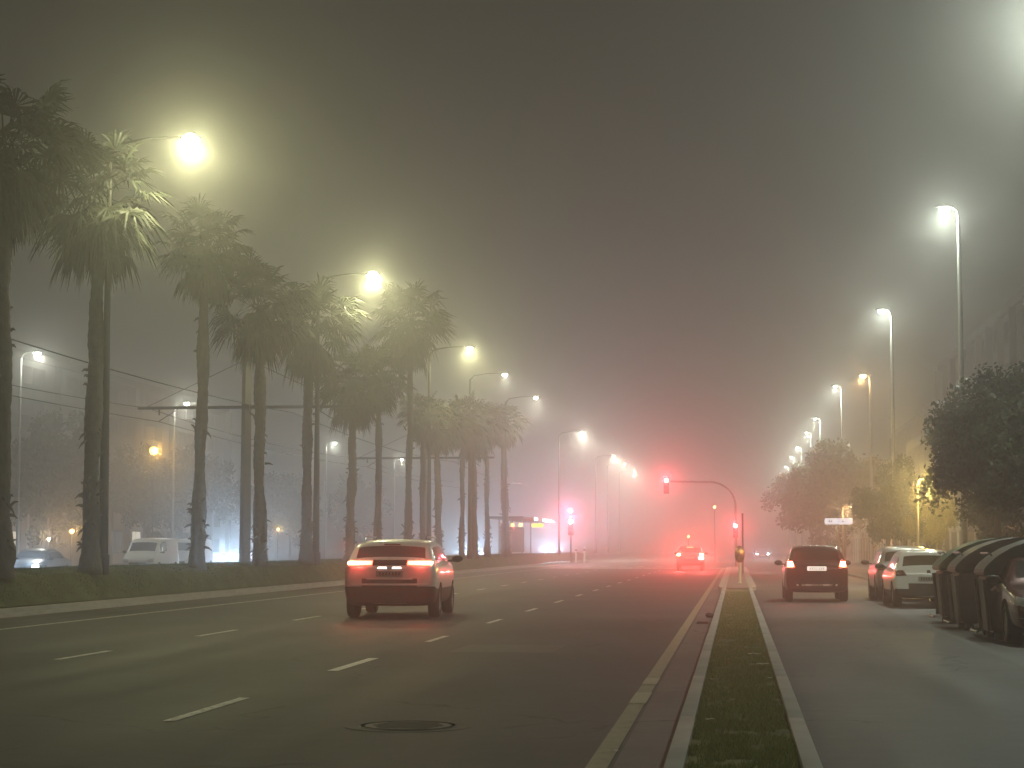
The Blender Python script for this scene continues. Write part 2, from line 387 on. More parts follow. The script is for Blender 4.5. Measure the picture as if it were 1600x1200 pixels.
for (x, y), lab in zip([(-37.75, 100.5), (-40, 137), (-40.4, 191.6), (-39.8, 227.6)], ['pale lamp far left between the first two palms', 'lamp hidden behind the third palm trunk, its glow over the beam', 'small bluish lamp seen between the middle palms', 'farthest faint lamp left of the tall palm']):
    street_lamp('street_lamp', lab, (x-.9, y, 0), 12, .9, 1, LAMP_W*.55, (.97, 1, .85), E_R, GF, .1, None, .17, (.09, .05))

# ------------------------------------------------------------------ palms
M_BARK = mat('palm_bark', (.07, .058, .045), .9, var=.4, scale=5, bump=1, bscale=14)
M_FR = leafmat('palm_frond', (.016, .023, .009), (.036, .046, .019), .06, .7)
M_SK = leafmat('palm_dead_frond', (.035, .028, .018), (.085, .068, .045), .1, .7)
def trunk_mesh(H, seed, r0=.30, r1=.22):
    rnd = random.Random(seed); bm = bmesh.new(); n = 18; K = 70; rings = []
    ph = rnd.uniform(0, 6)
    for i in range(K+1):
        t = i/K; z = t*H
        cx = .10*math.sin(z*.45+ph)*t+.03*math.sin(z*1.7+ph); cy_ = .08*math.cos(z*.5+ph)*t
        r = r1+(r0-r1)*(1-t)**1.2 + .14*math.exp(-z/.5) + .05*math.sin(z*1.9+ph)*math.sin(z*.7+ph*2) + (.018 if i % 2 else 0)
        rings.append([bm.verts.new((cx+math.cos(2*PI*k/n)*r*(1+noise.noise((math.cos(2*PI*k/n)*2, math.sin(2*PI*k/n)*2, z*2.3+seed))*.30), cy_+math.sin(2*PI*k/n)*r*(1+noise.noise((k*.5, z*2, seed*3.))*.2), z)) for k in range(n)])
    for a, c in zip(rings, rings[1:]):
        for k in range(n): bm.faces.new((a[k], a[(k+1) % n], c[(k+1) % n], c[k]))
    bm.faces.new(rings[-1])
    # old leaf stubs in ragged bands
    for zc, cnt in ((rnd.uniform(1.1, 1.9), 22), (rnd.uniform(3.5, 6), 6), (rnd.uniform(5, 9), 5), (H-.7, 46), (rnd.uniform(.5, 1.2), 12)):
        for _ in range(cnt):
            z = zc+rnd.gauss(0, .3); a = rnd.uniform(0, 2*PI); t = max(0, min(1, z/H)); r = r1+(r0-r1)*(1-t)**1.2+.03
            L = rnd.uniform(.12, .42); up = rnd.uniform(-.8, .9)
            d = Vector((math.cos(a), math.sin(a), up)).normalized(); p = Vector((math.cos(a)*r*.85, math.sin(a)*r*.85, z)); s = Vector((-math.sin(a), math.cos(a), 0))*rnd.uniform(.03, .06)
            tube(bm, [p, p+d*L*.6, p+d*L+Vector((0, 0, -.06))], [.05, .035, .012], 5)
    return bm
def crown_mesh(seed, dead=False, size=1.0):
    rnd = random.Random(seed); V = []; F = []
    def quad(a, b, c, d):
        i = len(V); V.extend([tuple(a), tuple(b), tuple(c), tuple(d)]); F.append((i, i+1, i+2, i+3))
    cnt = 58 if dead else 56
    for i in range(cnt):
        az = i*2.39996+rnd.uniform(-.3, .3)
        if dead: e = R(rnd.uniform(-86, -38)); pl = rnd.uniform(.35, .95)*size; Rf = rnd.uniform(.55, .9)*size; base = Vector((0, 0, rnd.uniform(-.7, .15)))
        else: e = R(math.degrees(math.asin(rnd.uniform(-.72, .99)))); pl = rnd.uniform(.75, 1.25)*size; Rf = rnd.uniform(.85, 1.2)*size; base = Vector((0, 0, rnd.uniform(-.1, .6)))
        h = Vector((math.cos(az), math.sin(az), 0)); d = h*math.cos(e)+Vector((0, 0, math.sin(e)))
        side = h.cross(Vector((0, 0, 1))).normalized()
        p0 = base+h*.2; p1 = p0+d*pl*.6; d2 = (d+Vector((0, 0, -.22))).normalized(); p2 = p1+d2*pl*.4
        w = side*.022
        quad(p0-w, p0+w, p1+w, p1-w); quad(p1-w, p1+w, p2+w*.8, p2-w*.8)
        fwd = d2; nb = 15 if dead else 19; spread = R(48 if dead else 105); nrm = side.cross(fwd).normalized()
        roll = rnd.uniform(-.5, .5); s2 = (side*math.cos(roll)+nrm*math.sin(roll)).normalized()
        droop = .75 if dead else .38
        for k in range(nb):
            a = -spread+2*spread*k/(nb-1)+rnd.uniform(-.04, .04)
            bd = (fwd*math.cos(a)+s2*math.sin(a)+nrm*.12).normalized(); L = Rf*(1-.32*abs(a)/spread)*rnd.uniform(.85, 1.1)
            m = p2+bd*L*.55; tip = p2+bd*L+Vector((0, 0, -droop*L*rnd.uniform(.5, 1.2)))
            ws = bd.cross(nrm).normalized()*.036*size*(1.0 if not dead else .8)
            tw = nrm*.02*(1 if k % 2 else -1)
            quad(p2, p2+ws*.3, m+ws+tw, m-ws-tw); quad(m-ws-tw, m+ws+tw, tip+ws*.15, tip-ws*.15)
    return V, F
TR = []; CR = []; SK = []
for s in range(4):
    TR.append(obj('trunk', trunk_mesh(10, s+1), M_BARK, None, 60).data)
    CR.append(mesh_np('crown', *crown_mesh(10+s), M_FR).data); SK.append(mesh_np('skirt', *crown_mesh(20+s, True), M_SK).data)
for o in list(COL.objects):
    if o.name.split('.')[0] in ('trunk', 'crown', 'skirt'): bpy.data.objects.remove(o)
def palm(i, x, y, ht, label, cs=1.0, rs=1.0, lean=(0, 0)):
    t = thing('palm_tree', label, 'palm tree', (x, y, .80), i*1.3, 'palms in the row on the grass bank')
    v = i % 4
    a = bpy.data.objects.new('trunk', TR[v]); COL.objects.link(a); a.parent = t; a.scale = (rs, rs, ht/10)
    b = bpy.data.objects.new('crown', CR[v]); COL.objects.link(b); b.parent = t; b.location = (.10*0, 0, ht); b.rotation_euler = (0, 0, i*2.1); b.scale = (cs,)*3
    c = bpy.data.objects.new('dead_fronds', SK[(v+1) % 4]); COL.objects.link(c); c.parent = t; c.location = (0, 0, ht-.1); c.rotation_euler = (0, 0, i*1.7); c.scale = (cs*.95, cs*.95, cs*.9)
    t.rotation_euler.x, t.rotation_euler.y = lean
PALMS = [(50.8, 11.6, 1.35, 1.0, 'leftmost palm, its trunk cut by the left picture edge'), (58.2, 11.9, 1.3, 1.05, 'tall palm just left of the first dark lamp pole, with shaggy crown'),
    (70.2, 12.6, 1.0, .95, 'palm whose pale crown fades into the glow of the nearest lamp'), (79.8, 11.6, 1.3, 1.0, 'palm right beside the square tram mast'),
    (88.5, 10.8, 1.35, .98, 'palm with leaning ragged trunk and big crown under the second lamp'), (98.7, 10.0, 1.25, .95, 'palm behind the left edge of the silver car roof'),
    (106.5, 9.6, 1.0, .8, 'slim palm directly above the silver car, with drooping crown'), (116.7, 13.2, 1.5, .85, 'tall palm above the right side of the silver car'),
    (122.2, 9.6, .95, .7, 'thin palm just right of the tall one over the car'), (128.9, 9.9, 1.1, .95, 'palm with yellow-lit fronds under the third lamp'),
    (139.9, 9.5, 1.1, .75, 'fourth from last palm of the row'), (146.9, 9.8, 1.15, 1.0, 'third from last palm of the row'),
    (155.0, 10.0, 1.1, .8, 'second from last palm of the row'), (167.2, 11.4, 1.1, 1.3, 'last thick palm of the row, nearest the tram shelter')]
for i, (y, h, cs, rs, lab) in enumerate(PALMS):
    palm(i, -16.35, y*.8175, (h+.82-1.5)*.8175+.70+(0, -.3, -.7, -.6, .2, -.7, .4, .9, -.4, -.8, .3, -.3, .6, 0)[i], lab, cs*.76, rs*.70, (R((i*37 % 7-3)*.3), R((i*53 % 7-3)*.3)))

# ------------------------------------------------------------------ tram masts and wires
def mast(y, lab):
    t = thing('tram_mast', lab, 'tram mast', (-20, y, .85), 0, 'tram masts between the palms')
    bm = bmesh.new(); tube(bm, [(0, 0, 0), (0, 0, 8.65)], [.24, .19], 4); obj('mast_post', bm, mat('mast_grey', (.10, .098, .09), .6, var=.15), t, 20)
    bm = bmesh.new(); box(bm, (-4.6, -.06, 6.34), (4.6, .06, 6.46)); box(bm, (-.16, -.2, 6.28), (.16, .2, 6.52)); obj('cross_beam', bm, M_DARK, t, 20)
    for s in (-1, 1):
        bm = bmesh.new(); tube(bm, [(0, 0, 8.4), (s*4.2, 0, 6.46)], .014, 5); obj('stay_wire', bm, M_DARK, t)
        bm = bmesh.new(); tube(bm, [(s*3.7, 0, 6.34), (s*3.7, 0, 6.1)], .035, 6); tube(bm, [(s*2.9, 0, 6.34), (s*3.7, 0, 5.85)], .02, 6); obj('wire_hanger', bm, M_DARK, t)
mast(77.2, 'square grey tram mast with a long cross beam beside the near palms'); mast(122.6, 'second tram mast with cross beam, fainter in the fog over the silver car')
for x, z, lab in ((-18.0, 7.0, 'black overhead tram wire nearest the road'), (-23.7, 6.68, 'black overhead tram wire on the far side of the palms'), (-24.2, 7.25, 'thin upper feeder wire beyond the palms')):
    pts = []
    for a, b in ((31.6, 77.2), (77.2, 122.6), (122.6, 168)):
        for k in range(12):
            t = k/12; pts.append((x, a+(b-a)*t, z-.35*4*t*(1-t)*(.6 if z < 7 else 1)))
    bm = bmesh.new(); tube(bm, pts, .017, 6); tag(obj('overhead_wire', bm, M_DARK), lab, 'wire', 'tram wires')

# ------------------------------------------------------------------ broadleaf trees
M_TB = mat('tree_bark', (.075, .06, .045), .9, var=.3, bump=.6)
M_LF = leafmat('dark_leaf', (.022, .034, .012), (.06, .08, .028), .3)
def tree_meshes(seed, H=5.5, Rr=2.0, trunk=2.0, nl=9000, ls=.11, clumps=46):
    rnd = np.random.default_rng(seed); rr = random.Random(seed)
    zc = trunk+(H-trunk)/2; rz = (H-trunk)/2
    cs = []
    for _ in range(clumps):
        d = rnd.normal(size=3); d /= np.linalg.norm(d); q = rnd.uniform(.2, 1)**.6*rnd.uniform(.65, 1.22)
        cs.append([d[0]*q*Rr, d[1]*q*Rr, zc+d[2]*q*rz, rnd.uniform(.18, .55)*Rr/2])
    cs = np.array(cs); w = cs[:, 3]**2; idx = rnd.choice(clumps, nl, p=w/w.sum())
    d = rnd.normal(size=(nl, 3)); d /= np.linalg.norm(d, axis=1)[:, None]
    P = cs[idx, :3]+d*(cs[idx, 3]*rnd.uniform(.45, 1.12, nl))[:, None]
    P[rnd.random(nl) < .04] += rnd.normal(0, .25, (1, 3))
    n1 = rnd.normal(size=(nl, 3)); n1 /= np.linalg.norm(n1, axis=1)[:, None]; n2 = np.cross(n1, rnd.normal(size=(nl, 3))); n2 /= np.linalg.norm(n2, axis=1)[:, None]
    s = ls*rnd.uniform(.6, 1.3, nl)[:, None]
    V = np.stack([P-n1*s, P-n2*s*.5, P+n1*s, P+n2*s*.5], 1).reshape(-1, 3)
    bm = bmesh.new(); K = 8
    tube(bm, [(0, 0, 0), (.03, .02, trunk*.5), (0, 0, trunk), (.05, 0, zc)], [.15, .115, .10, .05], 10)
    for _ in range(9):
        c = cs[rr.randrange(clumps)]; a = Vector((0, 0, rr.uniform(trunk*.85, zc))); b = Vector(c[:3])
        tube(bm, [a, a.lerp(b, .5)+Vector((0, 0, .12)), b], [.05, .032, .012], 6)
    return V, np.arange(nl*4).reshape(-1, 4), bm
TM = []
for k, kw in enumerate([dict(H=5.9, Rr=2.3, trunk=1.9, nl=19000, ls=.085, clumps=120), dict(H=5.3, Rr=2.0, trunk=1.8, nl=16000, ls=.085, clumps=60), dict(H=8.5, Rr=3.4, trunk=2.2, nl=15000, ls=.16, clumps=90)]):
    V, F, bm = tree_meshes(50+k, **kw)
    a = mesh_np('crown', V, F, M_LF); b = obj('trunk', bm, M_TB, None, 60); TM.append((a.data, b.data)); bpy.data.objects.remove(a); bpy.data.objects.remove(b)
def tree(k, x, y, rz, s, lab, grp, cat='tree', z=.11, leaf=None, name='broadleaf_tree'):
    t = thing(name, lab, cat, (x, y, z), rz, grp); t.scale = s if hasattr(s, '__len__') else (s,)*3
    for nm, d in zip(('crown', 'trunk'), TM[k]):
        o = bpy.data.objects.new(nm, d); COL.objects.link(o); o.parent = t
        if leaf and nm == 'crown':
            o.data = d.copy(); o.data.materials[0] = leaf
    return t
GT = 'trees along the right pavement'
for a in [(0, 8.0, 43.5, 0, (1, 1, .93), 'nearest dark bushy tree at the right picture edge'), (0, 7.5, 49.3, 1.9, (1, 1, 1.0), 'dark bushy tree behind the recycling bins'),
          (0, 7.4, 56.0, 4.0, (1, 1, 1.0), 'dark tree behind the parked white hatchback'), (1, 8.7, 64.0, .6, .75, 'dark tree behind the yellow pavement lamp, small crown'),
          (1, 7.0, 81.5, 2.2, (.82, .82, .93), 'round tree left of the yellow-lit one'), (1, 6.9, 89.5, 5.2, (.85, .85, .95), 'round tree just right of the lit street sign'),
          (2, 6.9, 125, 1, (.95, .95, .95), 'tall misty tree right of the dark red car'), (2, 6.6, 141, 2.5, 1.0, 'tall misty tree above the dark red car'), (2, 6.8, 158, 4.4, 1.0, 'second farthest misty tree of the right row'), (2, 6.8, 176, 5.6, 1.05, 'farthest misty tree of the right row')]:
    tree(*a, GT)
tree(1, 7.7, 77.6, 3.3, (.55, .55, .80), 'small tree by the yellow pavement lamp, its golden light painted into the leaves', GT, leaf=leafmat('leaf_lamplight_paint', (.13, .12, .03), (.26, .22, .06), .35))  # the lamp's golden light is put into this tree's leaf colour
GB = 'trees beyond the far road on the left'
fl = [(-44, 95), (-46, 106), (-43, 117), (-47, 128), (-44, 141), (-45, 156), (-43, 174), (-46, 196), (-44, 222)]
wh = ['leftmost misty tree beyond the far road', 'misty tree beyond the far road behind the dark oncoming car', 'misty tree behind the white van', 'misty tree around the orange garden lamp', 'misty tree behind the third palm trunk', 'misty tree behind the tram mast', 'misty tree behind the lit doorway', 'second farthest misty tree on the left', 'farthest misty tree on the left']
for i, ((x, y), lab) in enumerate(zip(fl, wh)): tree(2, x, y, i*1.7, (1.05, 1.05, .95 + .1*(i % 3)), lab, GB)

# ------------------------------------------------------------------ small lamps and sign on the right
def ped_lamp(lab, x, y, H, col, em, power, dirx=1, two=False, polecol=(.4, .36, .25)):
    t = thing('pavement_lamp', lab, 'lamp post', (x, y, .1))
    bm = bmesh.new(); tube(bm, [(0, 0, 0), (0, 0, .6), (0, 0, H-.25)], [.075, .05, .04], 10)
    tube(bm, [(0, 0, H-.27), (dirx*.08, 0, H-.03), (dirx*.3, 0, H+.02), (dirx*.5, 0, H)], [.04, .03, .026, .024], 8); obj('pole', bm, mat('painted_pole', polecol, .5, var=.1), t)
    for j in range(2 if two else 1):
        bm = bmesh.new(); bmesh.ops.create_uvsphere(bm, u_segments=14, v_segments=8, radius=1)
        for v in bm.verts:
            v.co.x *= .17; v.co.y *= .15; v.co.z *= .12
        l_ = obj('lamp_globe', bm, em, t); l_.location = (dirx*(.52+j*.33), 0, H-.03)
        bm = bmesh.new(); lathe(bm, [(.2, .06), (.17, .11), (.04, .15)], 14); cp = obj('lamp_cap', bm, M_DARK, l_)
    light('POINT', 'bulb', (dirx*.5, 0, H-.3), power, col, t, .15)
    return t
ped_lamp('low yellow lamp shining on the leaves painted with its golden light', 6.75, 73.2, 3.95, (1, .72, .22), emis('globe_yellow', (1, .83, .30), 12), 1300)
ped_lamp('low lamp post with two warm heads above the lit sign', 5.9, 108.6, 3.65, (1, .62, .3), emis('globe_warm', (1, .74, .42), 9), 350, two=True, polecol=(.45, .33, .22))
ped_lamp('low warm lamp beyond the trees near the fence', 9.2, 128, 3.6, (1, .5, .22), emis('globe_orange', (1, .6, .3), 9), 600)
ped_lamp('low pinkish lamp by the fence behind the dark trees', 9.3, 66, 2.6, (1, .55, .36), emis('globe_pink', (1, .62, .45), 5), 500)
t = thing('street_sign', 'small lit white sign on a post beside the dark red car', 'sign', (5.6, 107.5, .1))
bm = bmesh.new(); box(bm, (-.72, -.05, 2.66), (.78, .05, 2.98), bev=.02); obj('sign_board', bm, emis('lit_sign', (.86, .88, 1), 1.1), t)
bm = bmesh.new()
for x0, x1 in ((-.52, -.42), (-.38, -.30), (.02, .08), (.22, .32), (.40, .44)): box(bm, (x0, -.062, 2.76), (x1, -.052, 2.88))
obj('lettering', bm, mat('sign_blue', (.2, .25, .5), .5), t)
bm = bmesh.new(); tube(bm, [(.05, .1, 0), (.05, .1, 2.9)], .035, 8); obj('post', bm, mat('sign_post', (.35, .28, .2), .5), t)
# fence along the right
t = thing('railing_fence', 'long railing fence with pale posts behind the right trees', 'fence', (10.2, 52, .11))
bm = bmesh.new()
for y in np.arange(0, 122, .16):
    box(bm, (-.012, y-.012, .15), (.012, y+.012, 2.15))
for z in (.15, 1.1, 2.1): box(bm, (-.02, 0, z), (.02, 122, z+.05))
obj('railing_panel', bm, mat('rail_brown', (.16, .12, .09), .5, metal=.3), t, 0)
M_PP = mat('pale_post', (.5, .44, .36), .6)
for k in range(39):
    bm = bmesh.new(); box(bm, (-.07, -.07, 0), (.07, .07, 2.35+.2*(k % 3 == 0)), bev=.015); o = obj('post', bm, M_PP, t); o.location = (-.02, k*3.2, 0)
bm = bmesh.new(); box(bm, (10.9, 52, .1), (11.15, 176, 1.7)); tag(obj('garden_wall', bm, mat('warm_render', (.34, .25, .19), .85, var=.2, scale=1)), 'low warm rendered wall behind the railing fence', 'wall')

# ------------------------------------------------------------------ buildings
M_BW = mat('render_grey', (.11, .095, .08), .9, var=.25, scale=.35, bump=.2)
M_BD = mat('facade_dark', (.06, .053, .045), .8, var=.2, scale=.5)
M_WIN = mat('window_glass', (.03, .03, .032), .15, var=.1)
M_LIT = emis('lit_window', (1, .86, .62), .85)
def block(lab, x, y0, y1, depth, H, floors, bays, face=-1, lit=(), name='apartment_building', wm=None):
    """long facade facing x=face*..."""
    t = thing(name, lab, 'building', (x, y0, 0)); Ly = y1-y0
    D = depth*-face
    bm = bmesh.new(); box(bm, (min(0, D), 0, 0), (max(0, D), Ly, H)); box(bm, (min(-.25*-face, D), -.25, H), (max(-.25*-face, D), Ly+.25, H+.7)); obj('wall', bm, wm or M_BW, t, 20)
    for k in range(bays+1):
        bm = bmesh.new(); yk = k*Ly/bays; box(bm, (min(face*.5, face*.002), yk-.28, 0), (max(face*.5, face*.002), yk+.28, H-.02)); obj('pilaster', bm, M_BD if k % 2 else (wm or M_BW), t, 20)
    fh = H/floors
    for f in range(floors):
        for b in range(bays):
            yc = (b+.5)*Ly/bays; z = f*fh+fh*.28
            bm = bmesh.new(); w = Ly/bays*.26
            box(bm, (min(0, face*.06), yc-w, z), (max(0, face*.06), yc+w, z+fh*.55)); fr = obj('window', bm, M_BD, t, 20)
            bm = bmesh.new()
            for s in (-1, 1): box(bm, (min(face*.062, face*.075), yc+s*w*.5-w*.44, z+.07), (max(face*.062, face*.075), yc+s*w*.5+w*.44, z+fh*.55-.07))
            obj('pane', bm, M_LIT if (f, b) in lit else M_WIN, fr, 20)
    # balconies with slabs
    for f in range(1, floors):
        if f % 2: continue
        bm = bmesh.new(); box(bm, (min(0, face*.9), Ly*.05, f*fh-.1), (max(0, face*.9), Ly*.45, f*fh+.05)); box(bm, (min(face*.85, face*.9), Ly*.05, f*fh+.05), (max(face*.85, face*.9), Ly*.45, f*fh+.95)); obj('balcony', bm, M_BD, t, 20)
    return t
block('tall fog-veiled apartment block at the right picture edge with vertical ribs', 20.5, 96, 134, 8, 27, 8, 7, lit={(3, 4), (3, 5)})
block('second fog-veiled apartment block farther along the right side', 21, 140, 200, 14, 19.5, 6, 9, lit={(4, 5), (4, 7)})
block('faint building mass far down the right side', 21, 206, 260, 12, 16, 5, 8)
# left background houses
M_PK = mat('pink_render', (.36, .28, .24), .9, var=.2, scale=.4)
block('low pinkish house behind the white van, with two lit windows', -52, 108, 136, 8, 6.5, 2, 6, face=1, lit={(0, 5), (0, 4)}, name='low_house', wm=M_PK)
block('low pale house with a lit doorway seen between palms', -52, 150, 186, 8, 7, 2, 7, face=1, lit={(0, 2)}, name='low_house', wm=M_PK)
block('faint long apartment block far behind the left trees', -62, 110, 230, 12, 18, 6, 10, face=1)
for (x, y, z, r, lab, p, c) in ((-41.5, 134, 8.3, .5, 'orange lamp glowing inside the tree beyond the far road', 800, (1, .55, .12)), (-42, 118.5, 2.4, .22, 'low orange globe lamp near the far left road', 380, (1, .55, .14)), (-42.6, 116, 1.9, .12, 'small warm globe lamp left of the orange one', 250, (1, .7, .45)), (-41.5, 172, 3.0, .13, 'small orange globe lamp between the middle palms', 250, (1, .6, .2))):
    t = thing('garden_lamp', lab, 'lamp post', (x, y, .1))
    bm = bmesh.new(); tube(bm, [(0, 0, 0), (0, 0, z-r)], .05, 8); obj('pole', bm, M_DARK, t)
    bm = bmesh.new(); bmesh.ops.create_icosphere(bm, subdivisions=3, radius=r*.62); g = obj('lamp_globe', bm, emis('globe_amber', (c[0], c[1]*1.15, c[2]*1.6), 9 if r < .4 else 5), t); g.location = (0, 0, z)
    light('POINT', 'bulb', (r*.9, -r*.9, z), p, c, t, r*.5)

# ------------------------------------------------------------------ cars
M_TYRE = mat('tyre', (.018, .018, .018), .8); M_RIM = mat('alloy', (.35, .35, .36), .35, metal=.9, var=.05); M_GL = mat('car_glass', (.012, .012, .013), .06, var=.05, spec=.8)
M_TRIM = mat('black_trim', (.02, .02, .02), .6); M_PLATE = mat('plate_white', (.7, .7, .66), .5, var=.05); M_INK = mat('plate_ink', (.02, .02, .03), .6); M_CHR = mat('chrome', (.7, .7, .7), .15, metal=1, var=.03)
M_RED0 = mat('tail_red_off', (.10, .008, .006), .15, var=.1, spec=.7); M_HL0 = mat('headlight_off', (.5, .52, .56), .08, var=.1, spec=.9)
E_BR = emis('brake_red', (1, .10, .05), 9); E_BRC = emis('brake_core', (1, .66, .34), 26); E_HL = emis('headlight_on', (.82, .92, 1), 34); E_PL = emis('plate_lamp', (1, .95, .85), 2.5)
def wheel(t, x, y, r, w=.22, rot=0):
    s = 1 if x > 0 else -1
    Mx = Matrix.Rotation(PI/2*s, 4, 'Y')
    bm = bmesh.new(); lathe(bm, [(r*.62, -w/2), (r*.9, -w/2), (r*.985, -w*.36), (r, -w*.2), (r, w*.2), (r*.985, w*.36), (r*.9, w/2), (r*.64, w/2), (r*.62, w*.3)], 28, Mx)
    o = obj('wheel', bm, M_TYRE, t); o.location = (x, y, r)
    bm = bmesh.new(); lathe(bm, [(r*.64, w*.28), (r*.66, w*.44), (r*.6, w*.44), (r*.56, w*.30), (r*.18, w*.34), (r*.12, w*.42)], 28, Mx)
    for k in range(5):
        Mk = Mx @ Matrix.Rotation(2*PI*k/5, 4, 'Z'); box(bm, (r*.1, -r*.07, w*.3), (r*.62, r*.07, w*.42), Mk)
    obj('rim', bm, M_RIM, o)
def car(name, label, cat, loc, rz, P, paint_m, group=None, tail='off', head='off', plate=True):
    """P: w half width, L, zb, belt, st = stations (y, roof z, belt z, w factor, roof half width factor, tag), rw wheel radius"""
    t = thing(name, label, cat, loc, rz, group)
    w, L, zb = P['w'], P['L'], P['zb']; S = P['st']
    bm = bmesh.new(); rings = []
    for (y, zr, zt, fw, fr) in S:
        lo = P.get('lo', .20)
        if y < .2 or y > L-.25: zbb = zb+.06
        else: zbb = zb
        h = [(0, zbb), (.78*w*fw, zbb), (w*fw*.955, zbb+.05), (w*fw*.99, zbb+lo), (w*fw, (zbb+lo+zt)/2), (w*fw*.985, zt-.10), (w*fw*.945, zt), (w*fw*fr+.02, max(zt+.01, zr-.10 if zr-zt > .2 else zt+(zr-zt)*.5)), (w*fw*fr*.90, max(zt+.015, zr-.025)), (w*fw*fr*.5, zr), (0, zr+.008)]
        y_ = y-L/2
        right = [bm.verts.new((x, y_ + (P['rake'](y, z) if 'rake' in P else 0), z)) for x, z in h]
        leftv = [bm.verts.new((-v.co.x, v.co.y, v.co.z)) for v in right[1:-1]]
        rings.append((right, [right[0]]+leftv+[right[-1]]))
    n = len(rings[0][0])
    gl = P['glass']      # (first, last) station index of rear slope, front slope, side windows
    for i in range(len(rings)-1):
        (ra, la), (rb, lb) = rings[i], rings[i+1]
        for j in range(n-1):
            for A, B, flip in ((ra, rb, False), (la, lb, True)):
                vs = (A[j], A[j+1], B[j+1], B[j])
                f = bm.faces.new(vs[::-1] if not flip else vs)
                if j == 6 and i in gl['side']: f.material_index = 1
                elif j >= 8 and (i in gl['rear'] or i in gl['front']): f.material_index = 1
                elif j <= 2 and P.get('clad'): f.material_index = 2
    for (r_, l_), fl_ in ((rings[0], False), (rings[-1], True)):
        for j in range(1, n-2):
            vs = (r_[j], r_[j+1], l_[j+1], l_[j]); f = bm.faces.new(vs if not fl_ else vs[::-1])
            if j <= P.get('cladj', 2) and P.get('clad'): f.material_index = 2
        for tri in ((r_[0], r_[1], l_[1]), (r_[n-1], l_[n-2], r_[n-2])):
            bm.faces.new(tri if not fl_ else tri[::-1])
    bmesh.ops.recalc_face_normals(bm, faces=bm.faces)
    me = bpy.data.meshes.new('body'); bm.to_mesh(me); bm.free()
    for m in (paint_m, M_GL, M_TRIM): me.materials.append(m)
    b = bpy.data.objects.new('body', me); COL.objects.link(b)
    md = b.modifiers.new('s', 'SUBSURF'); md.levels = md.render_levels = 2
    cut = bmesh.new()
    for yw in P['wheels']:
        bmesh.ops.create_cone(cut, cap_ends=True, segments=32, radius1=P['rw']*1.13, radius2=P['rw']*1.13, depth=.5, matrix=Matrix.Translation((w, yw-L/2, P['rw']+.02)) @ Matrix.Rotation(PI/2, 4, 'Y'))
        bmesh.ops.create_cone(cut, cap_ends=True, segments=32, radius1=P['rw']*1.13, radius2=P['rw']*1.13, depth=.5, matrix=Matrix.Translation((-w, yw-L/2, P['rw']+.02)) @ Matrix.Rotation(PI/2, 4, 'Y'))
    cm = bpy.data.meshes.new('cut'); cut.to_mesh(cm); cut.free(); cm.materials.append(M_TRIM); co = bpy.data.objects.new('cut', cm); COL.objects.link(co)
    mb = b.modifiers.new('b', 'BOOLEAN'); mb.object = co; mb.solver = 'EXACT'; mb.operation = 'DIFFERENCE'
    try: mb.material_mode = 'TRANSFER'
    except Exception: pass
    dg = bpy.context.evaluated_depsgraph_get(); dg.update(); ev = b.evaluated_get(dg); em_ = ev.to_mesh()
    bm = bmesh.new(); bm.from_mesh(em_); ev.to_mesh_clear(); mats = [m for m in b.data.materials]
    bpy.data.objects.remove(b); bpy.data.objects.remove(co)
    bvh = BVHTree.FromBMesh(bm)
    bg_ = bm.copy()
    bmesh.ops.delete(bg_, geom=[f for f in bg_.faces if f.material_index != 1], context='FACES')
    bmesh.ops.delete(bm, geom=[f for f in bm.faces if f.material_index == 1], context='FACES')
    for f in bm.faces:
        if f.material_index not in (0, 2): f.material_index = 2
    body = obj('body', bm, [paint_m, M_GL, M_TRIM], t, 42)
    # windows as separate parts: rear, front and each side
    bg_.faces.ensure_lookup_table(); bg_.normal_update()
    groups = {'rear_window': [], 'windscreen': [], 'side_window': []}
    for f in bg_.faces:
        c = f.calc_center_median(); nn = f.normal
        k = 'side_window' if abs(nn.x) > .6 else ('rear_window' if nn.y < 0 else 'windscreen')
        groups[k].append(f.index)
    for k, ids in groups.items():
        if not ids: continue
        for sgn in ((-1, 1) if k == 'side_window' else (0,)):
            g2 = bg_.copy(); g2.faces.ensure_lookup_table(); keep = set(ids)
            bmesh.ops.delete(g2, geom=[f for f in g2.faces if f.index not in keep or (sgn and f.calc_center_median().x*sgn < 0)], context='FACES')
            for f in g2.faces: f.material_index = 0
            if len(g2.faces): obj(k, g2, M_GL, t, 60)
    bg_.free()
    def decal(nm, q, m, face='rear', off=.012, par=None, nx=8, nz=5, mirror=False):
        """q: four corners (a,z) lower-left, lower-right, upper-right, upper-left seen on that face"""
        for s in ((1, -1) if mirror else (1,)):
            d = bmesh.new(); G = []
            for j in range(nz+1):
                row = []
                for i in range(nx+1):
                    u, v = i/nx, j/nz
                    a = (q[0][0]*(1-u)+q[1][0]*u)*(1-v)+(q[3][0]*(1-u)+q[2][0]*u)*v; z = (q[0][1]*(1-u)+q[1][1]*u)*(1-v)+(q[3][1]*(1-u)+q[2][1]*u)*v
                    if face == 'rear': o_, dr = Vector((a*s, -9, z)), Vector((0, 1, 0))
                    elif face == 'front': o_, dr = Vector((a*s, 9, z)), Vector((0, -1, 0))
                    else: o_, dr = Vector((5*s, a, z)), Vector((-s, 0, 0))
                    hit = bvh.ray_cast(o_, dr)
                    p = hit[0] if hit[0] is not None else None
                    if p is None or (face == 'rear' and p.y > -L/2+1.0) or (face == 'front' and p.y < L/2-1.0):
                        p = Vector((o_.x, (-L/2+.3) if face == 'rear' else (L/2-.3), z)) if face != 'side' else Vector((s*w*.95, a, z))
                    row.append(d.verts.new(p-dr*off))
                G.append(row)
